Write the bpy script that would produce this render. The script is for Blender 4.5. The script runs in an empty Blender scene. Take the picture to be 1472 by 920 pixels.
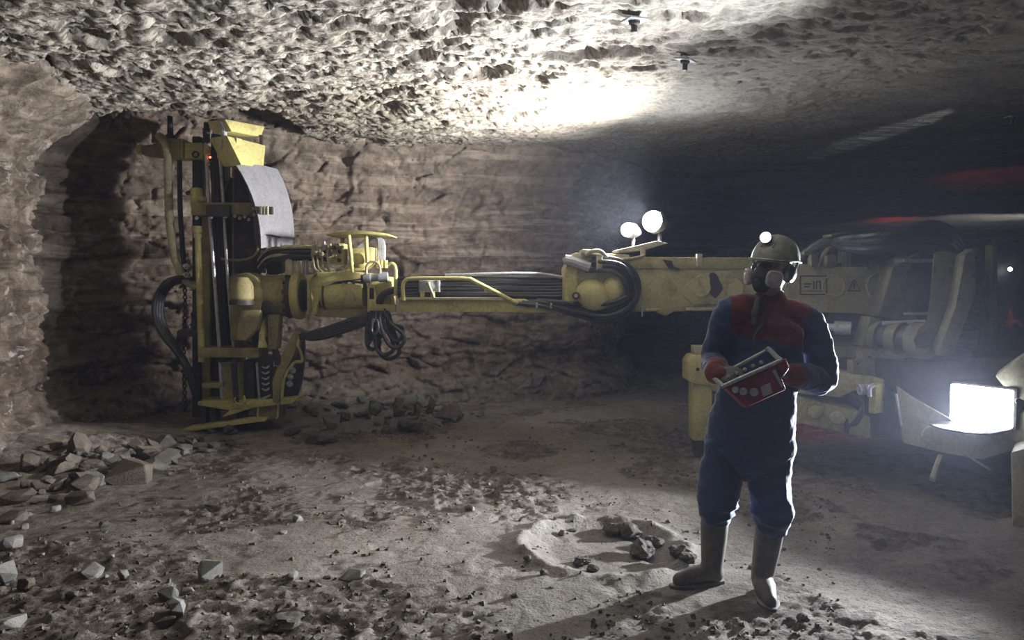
import bpy, bmesh, math, random
import numpy as np
from mathutils import Vector, Matrix, Euler

SC = bpy.context.scene
COL = SC.collection
random.seed(7)
RNG = np.random.default_rng(11)

# ------------------------------------------------------------------ camera
CAM_H, FPX = 1.62, 1145.0
PITCH = math.atan(60.0 / FPX)
cam_data = bpy.data.cameras.new('camera')
cam = bpy.data.objects.new('camera', cam_data)
COL.objects.link(cam)
cam.location = (0, 0, CAM_H)
cam.rotation_euler = (math.pi / 2 - PITCH, 0, 0)
cam_data.sensor_width = 36.0
cam_data.lens = FPX / 1472.0 * 36.0
cam_data.clip_end = 200
SC.camera = cam

# ------------------------------------------------------------------ world, exposure
world = bpy.data.worlds.new('underground')
SC.world = world
world.use_nodes = True
world.node_tree.nodes['Background'].inputs[0].default_value = (0, 0, 0, 1)
world.node_tree.nodes['Background'].inputs[1].default_value = 0.0
SC.view_settings.view_transform = 'Standard'
SC.view_settings.look = 'None'
SC.view_settings.gamma = 1.0
SC.view_settings.exposure = 0.0
SC.view_settings.use_curve_mapping = False
SC.cycles.use_denoising = True
SC.cycles.max_bounces = 5
SC.cycles.diffuse_bounces = 2
SC.cycles.volume_bounces = 0
SC.cycles.sample_clamp_indirect = 4.0

# light strengths (the lamps themselves are built further down)
E_BOOM_BIG, E_BOOM_SMALL = 880.0, 300.0
E_FRONT = 2000.0
E_FILL = 0.35
E_CAPLAMP = 34.0
E_STREAK = 190.0
E_RED_ROOF, E_RED_FLOOR = 6.0, 4.0
E_FAR = 60.0
HAZE = 0.0024

COSP, SINP = math.cos(PITCH), math.sin(PITCH)

def P(px, py, Y):
    """world point at distance Y in front of the camera seen at pixel px, py"""
    x = (px - 736.0) / FPX
    y = (460.0 - py) / FPX
    dy = COSP + y * SINP
    dz = -SINP + y * COSP
    t = Y / dy
    return Vector((x * t, Y, CAM_H + dz * t))

def PF(px, py, z=0.0):
    """point of the level z seen at pixel px, py"""
    x = (px - 736.0) / FPX
    y = (460.0 - py) / FPX
    dy = COSP + y * SINP
    dz = -SINP + y * COSP
    t = (z - CAM_H) / dz
    return Vector((x * t, dy * t, z))

def aim(o, d):
    o.rotation_euler = Vector(d).to_track_quat('-Z', 'Y').to_euler()

def spot(name, loc, d, energy, color, size, blend, radius, parent=None):
    l = bpy.data.lights.new(name, 'SPOT')
    l.energy = energy; l.color = color
    l.spot_size = math.radians(size); l.spot_blend = blend
    l.shadow_soft_size = radius
    o = bpy.data.objects.new(name, l)
    COL.objects.link(o)
    o.location = loc
    aim(o, d)
    if parent: o.parent = parent
    return o

COOL = (0.86, 0.92, 1.0)
NEUTRAL = (1.0, 0.975, 0.95)
BLUE = (0.70, 0.78, 1.0)

# unseen fill light, added behind the camera to lift the near faces
fl = bpy.data.lights.new('fill_light', 'AREA')
fl.energy = E_FILL; fl.color = (1.0, 0.93, 0.82); fl.shape = 'DISK'; fl.size = 1.6
flo = bpy.data.objects.new('fill_light', fl); COL.objects.link(flo)
flo.location = (-1.6, -2.0, 2.3); aim(flo, (0.28, 1, -0.05))
# photographer's cap lamp, tipped up at the roof bolt
spot('photographer_cap_lamp', (0.05, 0.05, 1.75), P(932, 12, 4.9) - Vector((0.05, 0.05, 1.75)), E_CAPLAMP, COOL, 7.5, 0.35, 0.02)
# lamp on the cab roof, grazing the roof far along the gallery
spot('cab_roof_lamp', (4.36, 5.3, 2.70), (-0.085, 1, 0.155), E_STREAK, COOL, 8.0, 0.5, 0.03)
# red tail lamps on the far side of the carrier
spot('tail_lamp_up', (8.9, 18.6, 2.45), (0.1, 0.4, 1), E_RED_ROOF, (1, 0.07, 0.03), 120, 0.6, 0.04)
spot('tail_lamp_side', (6.6, 12.4, 1.7), (0.7, 0.2, 1), E_RED_ROOF * 1.6, (1, 0.10, 0.06), 75, 0.8, 0.04)
spot('tail_lamp_down', (3.05, 8.7, 0.75), (0.1, -0.15, -1), E_RED_FLOOR, (1, 0.05, 0.06), 100, 0.5, 0.04)
# lamps of the next face, far down the gallery
spot('far_face_lamp', (11.0, 17.0, 1.9), (0.15, 1, 0.25), E_FAR, (0.95, 0.95, 1.0), 120, 0.4, 0.15)

# ------------------------------------------------------------------ noise
_pr = np.random.default_rng(3)
_perm = _pr.permutation(256).astype(np.int32)
_perm = np.concatenate([_perm, _perm, _perm])
_gr = _pr.normal(size=(256, 3)); _gr /= np.linalg.norm(_gr, axis=1)[:, None]

def perlin(x, y, z):
    x, y, z = np.broadcast_arrays(np.asarray(x, float), np.asarray(y, float), np.asarray(z, float))
    xi = np.floor(x).astype(np.int64); yi = np.floor(y).astype(np.int64); zi = np.floor(z).astype(np.int64)
    xf, yf, zf = x - xi, y - yi, z - zi
    u = xf**3 * (xf * (xf * 6 - 15) + 10); v = yf**3 * (yf * (yf * 6 - 15) + 10); w = zf**3 * (zf * (zf * 6 - 15) + 10)
    xi &= 255; yi &= 255; zi &= 255
    def g(ax, ay, az):
        h = _perm[_perm[_perm[(xi + ax) & 255] + ((yi + ay) & 255)] + ((zi + az) & 255)]
        gg = _gr[h]
        return gg[..., 0] * (xf - ax) + gg[..., 1] * (yf - ay) + gg[..., 2] * (zf - az)
    def l(a, b, t): return a + t * (b - a)
    x00 = l(g(0,0,0), g(1,0,0), u); x10 = l(g(0,1,0), g(1,1,0), u)
    x01 = l(g(0,0,1), g(1,0,1), u); x11 = l(g(0,1,1), g(1,1,1), u)
    return l(l(x00, x10, v), l(x01, x11, v), w) * 1.5

def fbm(x, y, z, f, octv=4, gain=0.5):
    s, a = 0, 1.0
    for k in range(octv):
        s = s + a * perlin(x * f + 13.1 * k, y * f + 7.7 * k, z * f + 3.3 * k)
        f *= 2.03; a *= gain
    return s

def ss(a, b, x):
    t = np.clip((x - a) / (b - a), 0, 1)
    return t * t * (3 - 2 * t)

_cell = np.random.default_rng(5).random((64, 64, 4))
def pits(x, y, size, chance):
    """depth 0..1 of scattered rounded-angular hollows"""
    wx = x / size + 0.35 * perlin(x * 2.2 / size, y * 2.2 / size, 1.7)
    wy = y / size + 0.35 * perlin(x * 2.2 / size, y * 2.2 / size, 9.2)
    ix = np.floor(wx).astype(int); iy = np.floor(wy).astype(int)
    best = np.zeros_like(wx)
    for ax in (-1, 0, 1):
        for ay in (-1, 0, 1):
            c = _cell[(ix + ax) & 63, (iy + ay) & 63]
            dx = wx - (ix + ax + c[..., 0]); dy = wy - (iy + ay + c[..., 1])
            r = 0.22 + 0.38 * c[..., 2]
            d = np.sqrt((dx * 0.8 + dy * 0.3)**2 + (dy * 1.25)**2)
            best = np.maximum(best, np.where(c[..., 3] < chance, np.clip(1.0 - d / r, 0, 1), 0))
    return ss(0.0, 0.45, best)

def worley(x, y, z, f):
    """F1, F2 of jittered cells"""
    x, y, z = x * f, y * f, z * f
    ix = np.floor(x).astype(int); iy = np.floor(y).astype(int); iz = np.floor(z).astype(int)
    f1 = np.full(x.shape, 9.0); f2 = np.full(x.shape, 9.0); idv = np.zeros(x.shape)
    for ax in (-1, 0, 1):
        for ay in (-1, 0, 1):
            for az in (-1, 0, 1):
                h = _perm[_perm[_perm[(ix + ax) & 255] + ((iy + ay) & 255)] + ((iz + az) & 255)]
                j = _gr[h] * 0.45
                d = (x - (ix + ax + 0.5 + j[..., 0]))**2 + (y - (iy + ay + 0.5 + j[..., 1]))**2 + (z - (iz + az + 0.5 + j[..., 2]))**2
                f2 = np.where(d < f1, f1, np.minimum(f2, d))
                idv = np.where(d < f1, h / 255.0, idv)
                f1 = np.minimum(f1, d)
    return np.sqrt(f1), np.sqrt(f2), idv

# ------------------------------------------------------------------ materials
def nodes(m):
    m.use_nodes = True
    nt = m.node_tree
    return nt, nt.nodes['Principled BSDF']

def simple(name, col, rough=0.5, metal=0.0, emit=None, strength=0.0):
    m = bpy.data.materials.new(name)
    nt, b = nodes(m)
    b.inputs['Base Color'].default_value = (*col, 1)
    b.inputs['Roughness'].default_value = rough
    b.inputs['Metallic'].default_value = metal
    if emit:
        b.inputs['Emission Color'].default_value = (*emit, 1)
        b.inputs['Emission Strength'].default_value = strength
    return m

def ramp(nt, fac, stops):
    r = nt.nodes.new('ShaderNodeValToRGB')
    e = r.color_ramp.elements
    while len(e) < len(stops): e.new(0.5)
    for i, (p, c) in enumerate(stops):
        e[i].position = p
        e[i].color = (*c, 1) if len(c) == 3 else c
    nt.links.new(fac, r.inputs[0])
    return r.outputs[0]

def noise(nt, vec, scale, detail=4, rough=0.55, dist=0.0):
    n = nt.nodes.new('ShaderNodeTexNoise')
    n.inputs['Scale'].default_value = scale
    n.inputs['Detail'].default_value = detail
    n.inputs['Roughness'].default_value = rough
    n.inputs['Distortion'].default_value = dist
    nt.links.new(vec, n.inputs['Vector'])
    return n.outputs['Fac']

def mix(nt, fac, a, b, mode='MIX'):
    n = nt.nodes.new('ShaderNodeMix')
    n.data_type = 'RGBA'; n.blend_type = mode
    for s, v in ((n.inputs[0], fac), (n.inputs[6], a), (n.inputs[7], b)):
        if isinstance(v, bpy.types.NodeSocket): nt.links.new(v, s)
        elif isinstance(v, (int, float)): s.default_value = v
        else: s.default_value = (*v, 1)
    return n.outputs[2]

def coords(nt, scale=(1, 1, 1), which='Object'):
    t = nt.nodes.new('ShaderNodeTexCoord')
    mp = nt.nodes.new('ShaderNodeMapping')
    mp.inputs['Scale'].default_value = scale
    nt.links.new(t.outputs[which], mp.inputs['Vector'])
    return mp.outputs['Vector']

def bump(nt, b, height, strength, dist, prev=None):
    n = nt.nodes.new('ShaderNodeBump')
    n.inputs['Strength'].default_value = strength
    n.inputs['Distance'].default_value = dist
    nt.links.new(height, n.inputs['Height'])
    if prev is not None: nt.links.new(prev, n.inputs['Normal'])
    nt.links.new(n.outputs['Normal'], b.inputs['Normal'])
    return n.outputs['Normal']

def worn(name, col, dirt, amount=0.5, scale=6.0, rough=0.5, metal=0.0, bmp=0.15, fine=40.0):
    """painted or bare material with patches of grime"""
    m = bpy.data.materials.new(name)
    nt, b = nodes(m)
    v = coords(nt)
    n1 = noise(nt, v, scale, 6, 0.65, 0.3)
    f = ramp(nt, n1, [(0.62 - 0.3 * amount, (0, 0, 0)), (0.80 - 0.22 * amount, (1, 1, 1))])
    n2 = noise(nt, v, fine, 3)
    c = mix(nt, f, col, dirt)
    c2 = mix(nt, 0.35, c, ramp(nt, n2, [(0.3, tuple(x * 0.45 for x in col)), (0.7, tuple(min(1, x * 1.25) for x in col))]))
    nt.links.new(c2, b.inputs['Base Color'])
    nt.links.new(ramp(nt, n1, [(0.3, (rough,) * 3), (0.75, (min(1, rough + 0.3),) * 3)]), b.inputs['Roughness'])
    b.inputs['Metallic'].default_value = metal
    if bmp: bump(nt, b, n2, bmp, 0.004)
    return m

M = {}
M['yellow'] = worn('yellow_paint', (0.62, 0.56, 0.22), (0.24, 0.20, 0.11), 0.36, 5.0, 0.42)
M['yellow_dirty'] = worn('dirty_yellow_paint', (0.36, 0.31, 0.135), (0.12, 0.10, 0.065), 0.6, 4.0, 0.55)
M['yellow_dimmed'] = worn('dimmed_yellow_paint', (0.44, 0.40, 0.20), (0.17, 0.145, 0.085), 0.4, 5.0, 0.45)  # yellow paint darkened to stand in for dim light on boom and outrigger
M['yellow_grimy_shaded'] = worn('shaded_grimy_yellow_paint', (0.19, 0.165, 0.095), (0.075, 0.065, 0.045), 0.55, 4.0, 0.55)  # grimy yellow, base also darkened to stand in for shade on the carrier
M['cream'] = worn('faded_yellow_paint', (0.52, 0.48, 0.32), (0.24, 0.20, 0.13), 0.45, 4.0, 0.5)
M['dark_steel'] = worn('dark_greasy_steel', (0.055, 0.05, 0.045), (0.13, 0.11, 0.085), 0.5, 9.0, 0.45, 0.3)
M['steel'] = worn('bright_steel', (0.62, 0.62, 0.64), (0.30, 0.28, 0.26), 0.3, 12.0, 0.32, 0.45)
M['rubber'] = worn('black_rubber_hose', (0.035, 0.035, 0.042), (0.10, 0.09, 0.08), 0.3, 14.0, 0.24, 0.0, 0.05)
M['mat'] = worn('grey_rubber_sheet', (0.29, 0.29, 0.32), (0.19, 0.185, 0.185), 0.45, 5.0, 0.6)
M['grey_paint'] = worn('grey_paint', (0.40, 0.42, 0.45), (0.2, 0.2, 0.2), 0.3, 8.0, 0.45)
M['white_hose'] = worn('pale_hose', (0.50, 0.50, 0.55), (0.25, 0.24, 0.26), 0.4, 10, 0.3)
M['suction'] = worn('pale_suction_hose', (0.62, 0.57, 0.36), (0.22, 0.17, 0.09), 0.5, 5, 0.6)
M['glass_lens'] = simple('lamp_lens', (1, 1, 1), 0.2, 0, (0.80, 0.87, 1.0), 330.0)
M['glass_lens_front'] = simple('front_lamp_lens', (1, 1, 1), 0.2, 0, (0.76, 0.83, 1.0), 16.0)
M['glass_lens_small'] = simple('small_lamp_lens', (1, 1, 1), 0.2, 0, (0.85, 0.90, 1.0), 16.0)
M['red_lamp'] = simple('red_lamp_lens', (0.6, 0.02, 0.02), 0.3, 0, (1.0, 0.12, 0.05), 6.0)
M['red_paint'] = worn('red_paint', (0.24, 0.022, 0.022), (0.08, 0.03, 0.028), 0.45, 12, 0.45)
M['orange_red'] = worn('orange_red_paint', (0.75, 0.16, 0.10), (0.3, 0.1, 0.07), 0.3, 12, 0.45)
M['oil'] = simple('oily_grime', (0.045, 0.04, 0.03), 0.6)
M['decal_black'] = simple('black_decal', (0.02, 0.02, 0.02), 0.5)

def rock_mat(name, a, b_, c, scale, bstr=0.6, sat=(0.75, 0.72, 0.66), satamt=0.0):
    m = bpy.data.materials.new(name)
    nt, b = nodes(m)
    v = coords(nt)
    n1 = noise(nt, v, scale, 8, 0.62, 0.4)
    n2 = noise(nt, v, scale * 7, 6, 0.65)
    n3 = noise(nt, v, scale * 26, 4, 0.6)
    col = ramp(nt, n1, [(0.32, a), (0.5, b_), (0.68, c)])
    col = mix(nt, 0.45, col, ramp(nt, n2, [(0.3, tuple(x * 0.45 for x in a)), (0.7, tuple(min(1, x * 1.2) for x in c))]))
    if satamt:
        n4 = noise(nt, v, scale * 2.3, 7, 0.7, 0.8)
        col = mix(nt, ramp(nt, n4, [(0.60 - 0.1 * satamt, (0, 0, 0)), (0.66, (1, 1, 1))]), col, sat)
    nt.links.new(col, b.inputs['Base Color'])
    b.inputs['Roughness'].default_value = 0.92
    b.inputs['Specular IOR Level'].default_value = 0.2
    p = bump(nt, b, n2, bstr, 0.02)
    bump(nt, b, n3, bstr * 0.7, 0.008, p)
    return m

M['rock_brown'] = rock_mat('brown_shale', (0.091, 0.070, 0.056), (0.154, 0.126, 0.101), (0.224, 0.189, 0.154), 3.0)
M['rock_grey'] = rock_mat('grey_green_shale', (0.105, 0.108, 0.098), (0.24, 0.24, 0.22), (0.238, 0.231, 0.210), 3.0)
M['rock_pale'] = rock_mat('pale_salt_rock', (0.238, 0.217, 0.196), (0.336, 0.315, 0.287), (0.434, 0.413, 0.385), 4.0)
M['mud'] = rock_mat('dried_mud', (0.077, 0.063, 0.052), (0.133, 0.115, 0.098), (0.210, 0.189, 0.164), 4.0)

# floor: pale trampled dust over dark crumbled mud (the mud shows where the crust is churned up)
m = bpy.data.materials.new('mine_floor'); nt, b = nodes(m)
v = coords(nt)
n1 = noise(nt, v, 0.9, 7, 0.62, 0.5); n2 = noise(nt, v, 11.0, 7, 0.68, 0.2); n3 = noise(nt, v, 55.0, 5, 0.65); n4 = noise(nt, v, 5.0, 7, 0.66, 0.5)
at = nt.nodes.new('ShaderNodeAttribute'); at.attribute_name = 'churned'
dust = ramp(nt, n1, [(0.34, (0.19, 0.163, 0.136)), (0.5, (0.27, 0.24, 0.207)), (0.66, (0.37, 0.34, 0.30))])
mud = ramp(nt, n2, [(0.32, (0.062, 0.049, 0.040)), (0.52, (0.135, 0.111, 0.091)), (0.7, (0.22, 0.19, 0.16))])
ad = nt.nodes.new('ShaderNodeMath'); ad.operation = 'MULTIPLY_ADD'
nt.links.new(n4, ad.inputs[0]); ad.inputs[1].default_value = 1.1; nt.links.new(at.outputs['Fac'], ad.inputs[2])
col = mix(nt, ramp(nt, ad.outputs[0], [(0.80, (0, 0, 0)), (1.0, (0.9, 0.9, 0.9))]), dust, mud)
col = mix(nt, 0.30, col, ramp(nt, n2, [(0.36, (0.09, 0.072, 0.06)), (0.64, (0.33, 0.30, 0.26))]))
col = mix(nt, ramp(nt, n3, [(0.36, (0.7, 0.7, 0.7)), (0.44, (0, 0, 0))]), col, (0.065, 0.053, 0.044))
nt.links.new(col, b.inputs['Base Color'])
b.inputs['Roughness'].default_value = 0.95; b.inputs['Specular IOR Level'].default_value = 0.15
p = bump(nt, b, n2, 0.6, 0.02); bump(nt, b, n3, 0.7, 0.010, p)
M['floor'] = m

# ceiling: cream salt crust broken by brown clay
m = bpy.data.materials.new('mine_ceiling'); nt, b = nodes(m)
v = coords(nt, (1, 1.5, 1))
n1 = noise(nt, v, 0.8, 7, 0.6, 0.5); n2 = noise(nt, v, 6.5, 5, 0.55, 0.9); n3 = noise(nt, v, 30.0, 5, 0.6); n5 = noise(nt, v, 15.0, 4, 0.6, 0.6)
sepc = nt.nodes.new('ShaderNodeSeparateXYZ'); nt.links.new(coords(nt), sepc.inputs[0])
mrx = nt.nodes.new('ShaderNodeMapRange'); nt.links.new(sepc.outputs['X'], mrx.inputs[0])
mrx.inputs[1].default_value = -1.2; mrx.inputs[2].default_value = 1.6; mrx.inputs[3].default_value = 1.0; mrx.inputs[4].default_value = 0.25
col = ramp(nt, n1, [(0.32, (0.264, 0.228, 0.178)), (0.52, (0.363, 0.330, 0.271)), (0.7, (0.436, 0.409, 0.350))])
f1 = ramp(nt, n2, [(0.425, (1, 1, 1)), (0.465, (0, 0, 0))]); f2 = ramp(nt, n5, [(0.40, (0.9, 0.9, 0.9)), (0.45, (0, 0, 0))])
fm = nt.nodes.new('ShaderNodeMath'); fm.operation = 'MAXIMUM'; nt.links.new(f1, fm.inputs[0]); nt.links.new(f2, fm.inputs[1])
fm2 = nt.nodes.new('ShaderNodeMath'); fm2.operation = 'MULTIPLY'; nt.links.new(fm.outputs[0], fm2.inputs[0]); nt.links.new(mrx.outputs[0], fm2.inputs[1])
col = mix(nt, fm2.outputs[0], col, (0.060, 0.042, 0.031))
col = mix(nt, 0.3, col, ramp(nt, n3, [(0.35, (0.119, 0.092, 0.069)), (0.65, (0.449, 0.422, 0.370))]))
nt.links.new(col, b.inputs['Base Color'])
b.inputs['Roughness'].default_value = 0.9; b.inputs['Specular IOR Level'].default_value = 0.2
p = bump(nt, b, n2, 0.5, 0.03); p = bump(nt, b, n5, 0.5, 0.02, p); bump(nt, b, n3, 0.5, 0.010, p)
M['ceiling'] = m

# walls: bedded brown shale with pale salt seams, grey-green bed at the foot
m = bpy.data.materials.new('bedded_rock_wall'); nt, b = nodes(m)
v = coords(nt); vl = coords(nt, (0.55, 0.55, 3.2)); vb = coords(nt, (0.35, 0.35, 5.0))
n1 = noise(nt, vl, 1.6, 7, 0.62, 0.7); n2 = noise(nt, v, 8.0, 7, 0.66, 0.3); n3 = noise(nt, v, 38.0, 5, 0.6)
n4 = noise(nt, vb, 1.5, 6, 0.65, 0.5)
sep = nt.nodes.new('ShaderNodeSeparateXYZ'); nt.links.new(v, sep.inputs[0])
ma = nt.nodes.new('ShaderNodeMath'); ma.operation = 'MULTIPLY_ADD'
nw = noise(nt, coords(nt, (0.6, 0.6, 0.8)), 1.0, 4)
nt.links.new(nw, ma.inputs[0]); ma.inputs[1].default_value = 0.35; nt.links.new(sep.outputs['Z'], ma.inputs[2])
mr = nt.nodes.new('ShaderNodeMapRange'); nt.links.new(ma.outputs[0], mr.inputs[0])
mr.inputs[1].default_value = 0.0; mr.inputs[2].default_value = 3.6
band = ramp(nt, mr.outputs[0], [(0.0, (0.13, 0.10, 0.082)), (0.035, (0.13, 0.105, 0.088)), (0.055, (0.20, 0.205, 0.19)), (0.135, (0.19, 0.195, 0.18)),
                      (0.155, (0.115, 0.085, 0.068)), (0.38, (0.135, 0.10, 0.08)), (0.46, (0.20, 0.158, 0.128)), (0.60, (0.175, 0.132, 0.106)),
                      (0.70, (0.26, 0.215, 0.175)), (0.84, (0.30, 0.26, 0.212)), (1.0, (0.34, 0.30, 0.25))])
col = mix(nt, 0.50, band, ramp(nt, n1, [(0.36, (0.060, 0.042, 0.033)), (0.5, (0.165, 0.128, 0.102)), (0.62, (0.29, 0.245, 0.205))]))
hi = ramp(nt, mr.outputs[0], [(0.30, (0.12, 0.12, 0.12)), (0.62, (0.85, 0.85, 0.85)), (0.95, (0.6, 0.6, 0.6))])
salt = mix(nt, 1.0, ramp(nt, n4, [(0.50, (0, 0, 0)), (0.585, (1, 1, 1))]), hi, 'MULTIPLY')
col = mix(nt, salt, col, (0.518, 0.444, 0.367))
col = mix(nt, 0.40, col, ramp(nt, n2, [(0.36, (0.042, 0.027, 0.019)), (0.62, (0.366, 0.284, 0.215))]))
nt.links.new(col, b.inputs['Base Color'])
b.inputs['Roughness'].default_value = 0.92; b.inputs['Specular IOR Level'].default_value = 0.2
p = bump(nt, b, n1, 0.45, 0.05); p = bump(nt, b, n2, 0.8, 0.03, p); bump(nt, b, n3, 0.7, 0.012, p)
M['wall'] = m
def mottled_copy(src, name):
    m = src.copy(); m.name = name; nt = m.node_tree; b = nt.nodes['Principled BSDF']
    old = b.inputs['Base Color'].links[0].from_socket
    v = coords(nt)
    n1 = noise(nt, v, 1.5, 6, 0.65, 0.8); n2 = noise(nt, v, 4.5, 6, 0.7, 0.6)
    c = mix(nt, 1.0, old, ramp(nt, n1, [(0.36, (0.28, 0.255, 0.23)), (0.52, (0.58, 0.56, 0.54)), (0.68, (0.95, 0.95, 0.95))]), 'MULTIPLY')
    c = mix(nt, ramp(nt, n2, [(0.36, (0.85, 0.85, 0.85)), (0.46, (0, 0, 0))]), c, (0.07, 0.05, 0.038))
    c = mix(nt, ramp(nt, n2, [(0.58, (0, 0, 0)), (0.66, (0.7, 0.7, 0.7))]), c, (0.36, 0.33, 0.295))
    nt.links.new(c, b.inputs['Base Color'])
    return m
M['wall_left'] = mottled_copy(M['wall'], 'mottled_rock_wall')
# ------------------------------------------------------------------ object helpers
def tag(o, label=None, cat=None, group=None, kind=None):
    if label: o['label'] = label
    if cat: o['category'] = cat
    if group: o['group'] = group
    if kind: o['kind'] = kind
    return o

def link(name, me, mat=None, parent=None):
    o = bpy.data.objects.new(name, me)
    COL.objects.link(o)
    if mat is not None: me.materials.append(mat)
    if parent is not None: o.parent = parent
    return o

def empty(name, loc):
    o = bpy.data.objects.new(name, None)
    o.empty_display_size = 0.2
    COL.objects.link(o); o.location = loc
    return o

def grid_mesh(name, V, nu, nv, mat, flip=False):
    """V is an array nv*nu x 3 in rows of nu"""
    me = bpy.data.meshes.new(name)
    idx = np.arange(nu * nv).reshape(nv, nu)
    a = idx[:-1, :-1].ravel(); b_ = idx[:-1, 1:].ravel(); c = idx[1:, 1:].ravel(); d = idx[1:, :-1].ravel()
    F = np.stack([a, d, c, b_] if flip else [a, b_, c, d], 1).astype(np.int32)
    me.vertices.add(nu * nv); me.vertices.foreach_set('co', V.astype(np.float32).ravel())
    n = len(F)
    me.loops.add(n * 4); me.loops.foreach_set('vertex_index', F.ravel())
    me.polygons.add(n); me.polygons.foreach_set('loop_start', np.arange(0, n * 4, 4, dtype=np.int32))
    me.polygons.foreach_set('use_smooth', np.ones(n, bool))
    me.update(calc_edges=True); me.validate()
    return link(name, me, mat)

def axis(a, d0, d1, b_, dense, coarse):
    left = np.arange(a, d0, coarse); mid = np.arange(d0, d1, dense); right = np.arange(d1, b_ + coarse, coarse)
    return np.concatenate([left, mid, right])

# ------------------------------------------------------------------ floor
def floor_z(x, y, masks=False):
    x = np.asarray(x, float); y = np.asarray(y, float)
    z = 0.035 * fbm(x, y, 0.3, 0.55, 3)
    rough = ss(-0.12, 0.35, fbm(x, y, 4.2, 0.9, 3))            # 1 where the mud is churned
    clod = fbm(x, y, 1.1, 7.0, 4, 0.55)
    z = z + (0.004 + 0.016 * rough) * clod
    pl = fbm(x, y, 8.8, 2.6, 4)
    plate = ss(-0.05, 0.02, pl)
    z = z + 0.016 * (plate - 0.5) * (0.35 + 0.65 * rough)   # trampled plates with broken rims
    z = z + 0.020 * rough * np.abs(fbm(x, y, 2.9, 17.0, 3, 0.6))
    if masks: return np.clip(0.12 + 0.75 * rough * (1 - 0.65 * plate) + 0.25 * ss(-1.0, -3.4, x), 0, 1)
    # wheel-turned hollow beside the boots
    hx, hy = 0.55, 4.75
    r = np.sqrt(((x - hx) / 0.50)**2 + ((y - hy) / 0.55)**2)
    z = z - 0.05 * (1 - ss(0.6, 1.0, r)) + 0.035 * np.exp(-((r - 1.02) / 0.10)**2) * (0.6 + 0.9 * fbm(x, y, 5.0, 6.0, 2))
    # muck banked against the left wall and under the drill mast
    z = z + 0.30 * ss(1.5, 0.0, np.hypot((x + 4.4) / 1.15, (y - 7.1) / 1.3)) + 0.05 * ss(0.4, 0, np.abs(x + 3.2) * 0.3) * ss(7.6, 8.6, y)
    z = z + 0.16 * ss(1.2, 0, np.hypot((x + 2.1) / 1.9, (y - 9.5) / 1.0)) * (1 + 0.5 * fbm(x, y, 2, 2.5, 3))
    feet = ss(0.45, 0.2, np.hypot(x - 1.13, y - 4.05))           # trodden flat where the man stands
    return z * (1 - 0.9 * feet)

xs = axis(-6, -4.8, 3.0, 26, 0.0165, 0.14); ys = axis(-4, 3.4, 10.4, 34, 0.0165, 0.14)
X, Yg = np.meshgrid(xs, ys)
Z = floor_z(X, Yg)
floor = grid_mesh('floor', np.stack([X, Yg, Z], -1).reshape(-1, 3), len(xs), len(ys), M['floor'])
ca = floor.data.attributes.new('churned', 'FLOAT', 'POINT')
ca.data.foreach_set('value', floor_z(X, Yg, True).astype(np.float32).ravel())
tag(floor, 'uneven grey-brown floor of trampled dust and crumbled mud', kind='structure')

def fz(x, y): return float(floor_z(np.array([x]), np.array([y]))[0])

# ------------------------------------------------------------------ ceiling
def ceil_z(x, y):
    z = 3.22 + 0.07 * fbm(x, y, 0.7, 0.45, 3) - 0.30 * ss(11, 22, y)
    amp = 0.40 + 0.60 * ss(1.6, -0.8, x + 0.12 * (y - 6))
    z = z + amp * 0.030 * fbm(x, y, 5.1, 2.2, 3, 0.5)
    c1, c2, ci = worley(x * 0.8, y * 1.1, 0.0 * x + 3.3, 6.0)
    z = z + amp * (0.034 * (ci - 0.5) * ss(0.02, 0.12, c2 - c1))                           # broken facets
    z = z + amp * (0.050 * pits(x, y, 0.18, 0.45) + 0.040 * pits(x + 7.3, y - 2.1, 0.09, 0.5) + 0.07 * pits(x - 3.3, y + 5.1, 0.5, 0.22))
    z = z + amp * 0.030 * np.abs(fbm(x, y, 2.2, 6.0, 4, 0.62))
    # broken ledge where a roof slab has come away
    lx = y - (5.05 + 0.55 * (x - 0.9)) + 0.10 * fbm(x, y, 1.5, 3.0, 3)
    z = z + 0.05 * ss(-0.02, 0.02, lx) * ss(0.5, 0.2, np.abs(x - 1.45)) * ss(0.45, 0.1, lx)
    # slot cut into the roof above the drill mast
    edge = y - (7.95 + 0.03 * fbm(x, y, 0.4, 3.0, 3)) - 0.12 * ss(-3.9, -4.6, x)
    z = z + 0.42 * ss(0.0, 0.10, edge) * ss(-2.30, -2.48, x)
    return z

xs = axis(-6, -4.9, 3.2, 26, 0.019, 0.15); ys = axis(-4, 4.2, 11.2, 34, 0.019, 0.15)
X, Yg = np.meshgrid(xs, ys)
Z = ceil_z(X, Yg)
tag(grid_mesh('ceiling', np.stack([X, Yg, Z], -1).reshape(-1, 3), len(xs), len(ys), M['ceiling'], flip=True),
    'rough pitted cream rock roof of the mine gallery', kind='structure')

# ------------------------------------------------------------------ walls
def path_points(pts, step):
    """rounded polyline resampled to even steps"""
    p = [np.array(q, float) for q in pts]
    for _ in range(3):
        q = [p[0]]
        for a, b_ in zip(p[:-1], p[1:]):
            q += [a * 0.75 + b_ * 0.25, a * 0.25 + b_ * 0.75]
        q.append(p[-1]); p = q
    p = np.array(p)
    s = np.concatenate([[0], np.cumsum(np.linalg.norm(np.diff(p, axis=0), axis=1))])
    t = np.arange(0, s[-1], step)
    return np.stack([np.interp(t, s, p[:, 0]), np.interp(t, s, p[:, 1])], 1)

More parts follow.
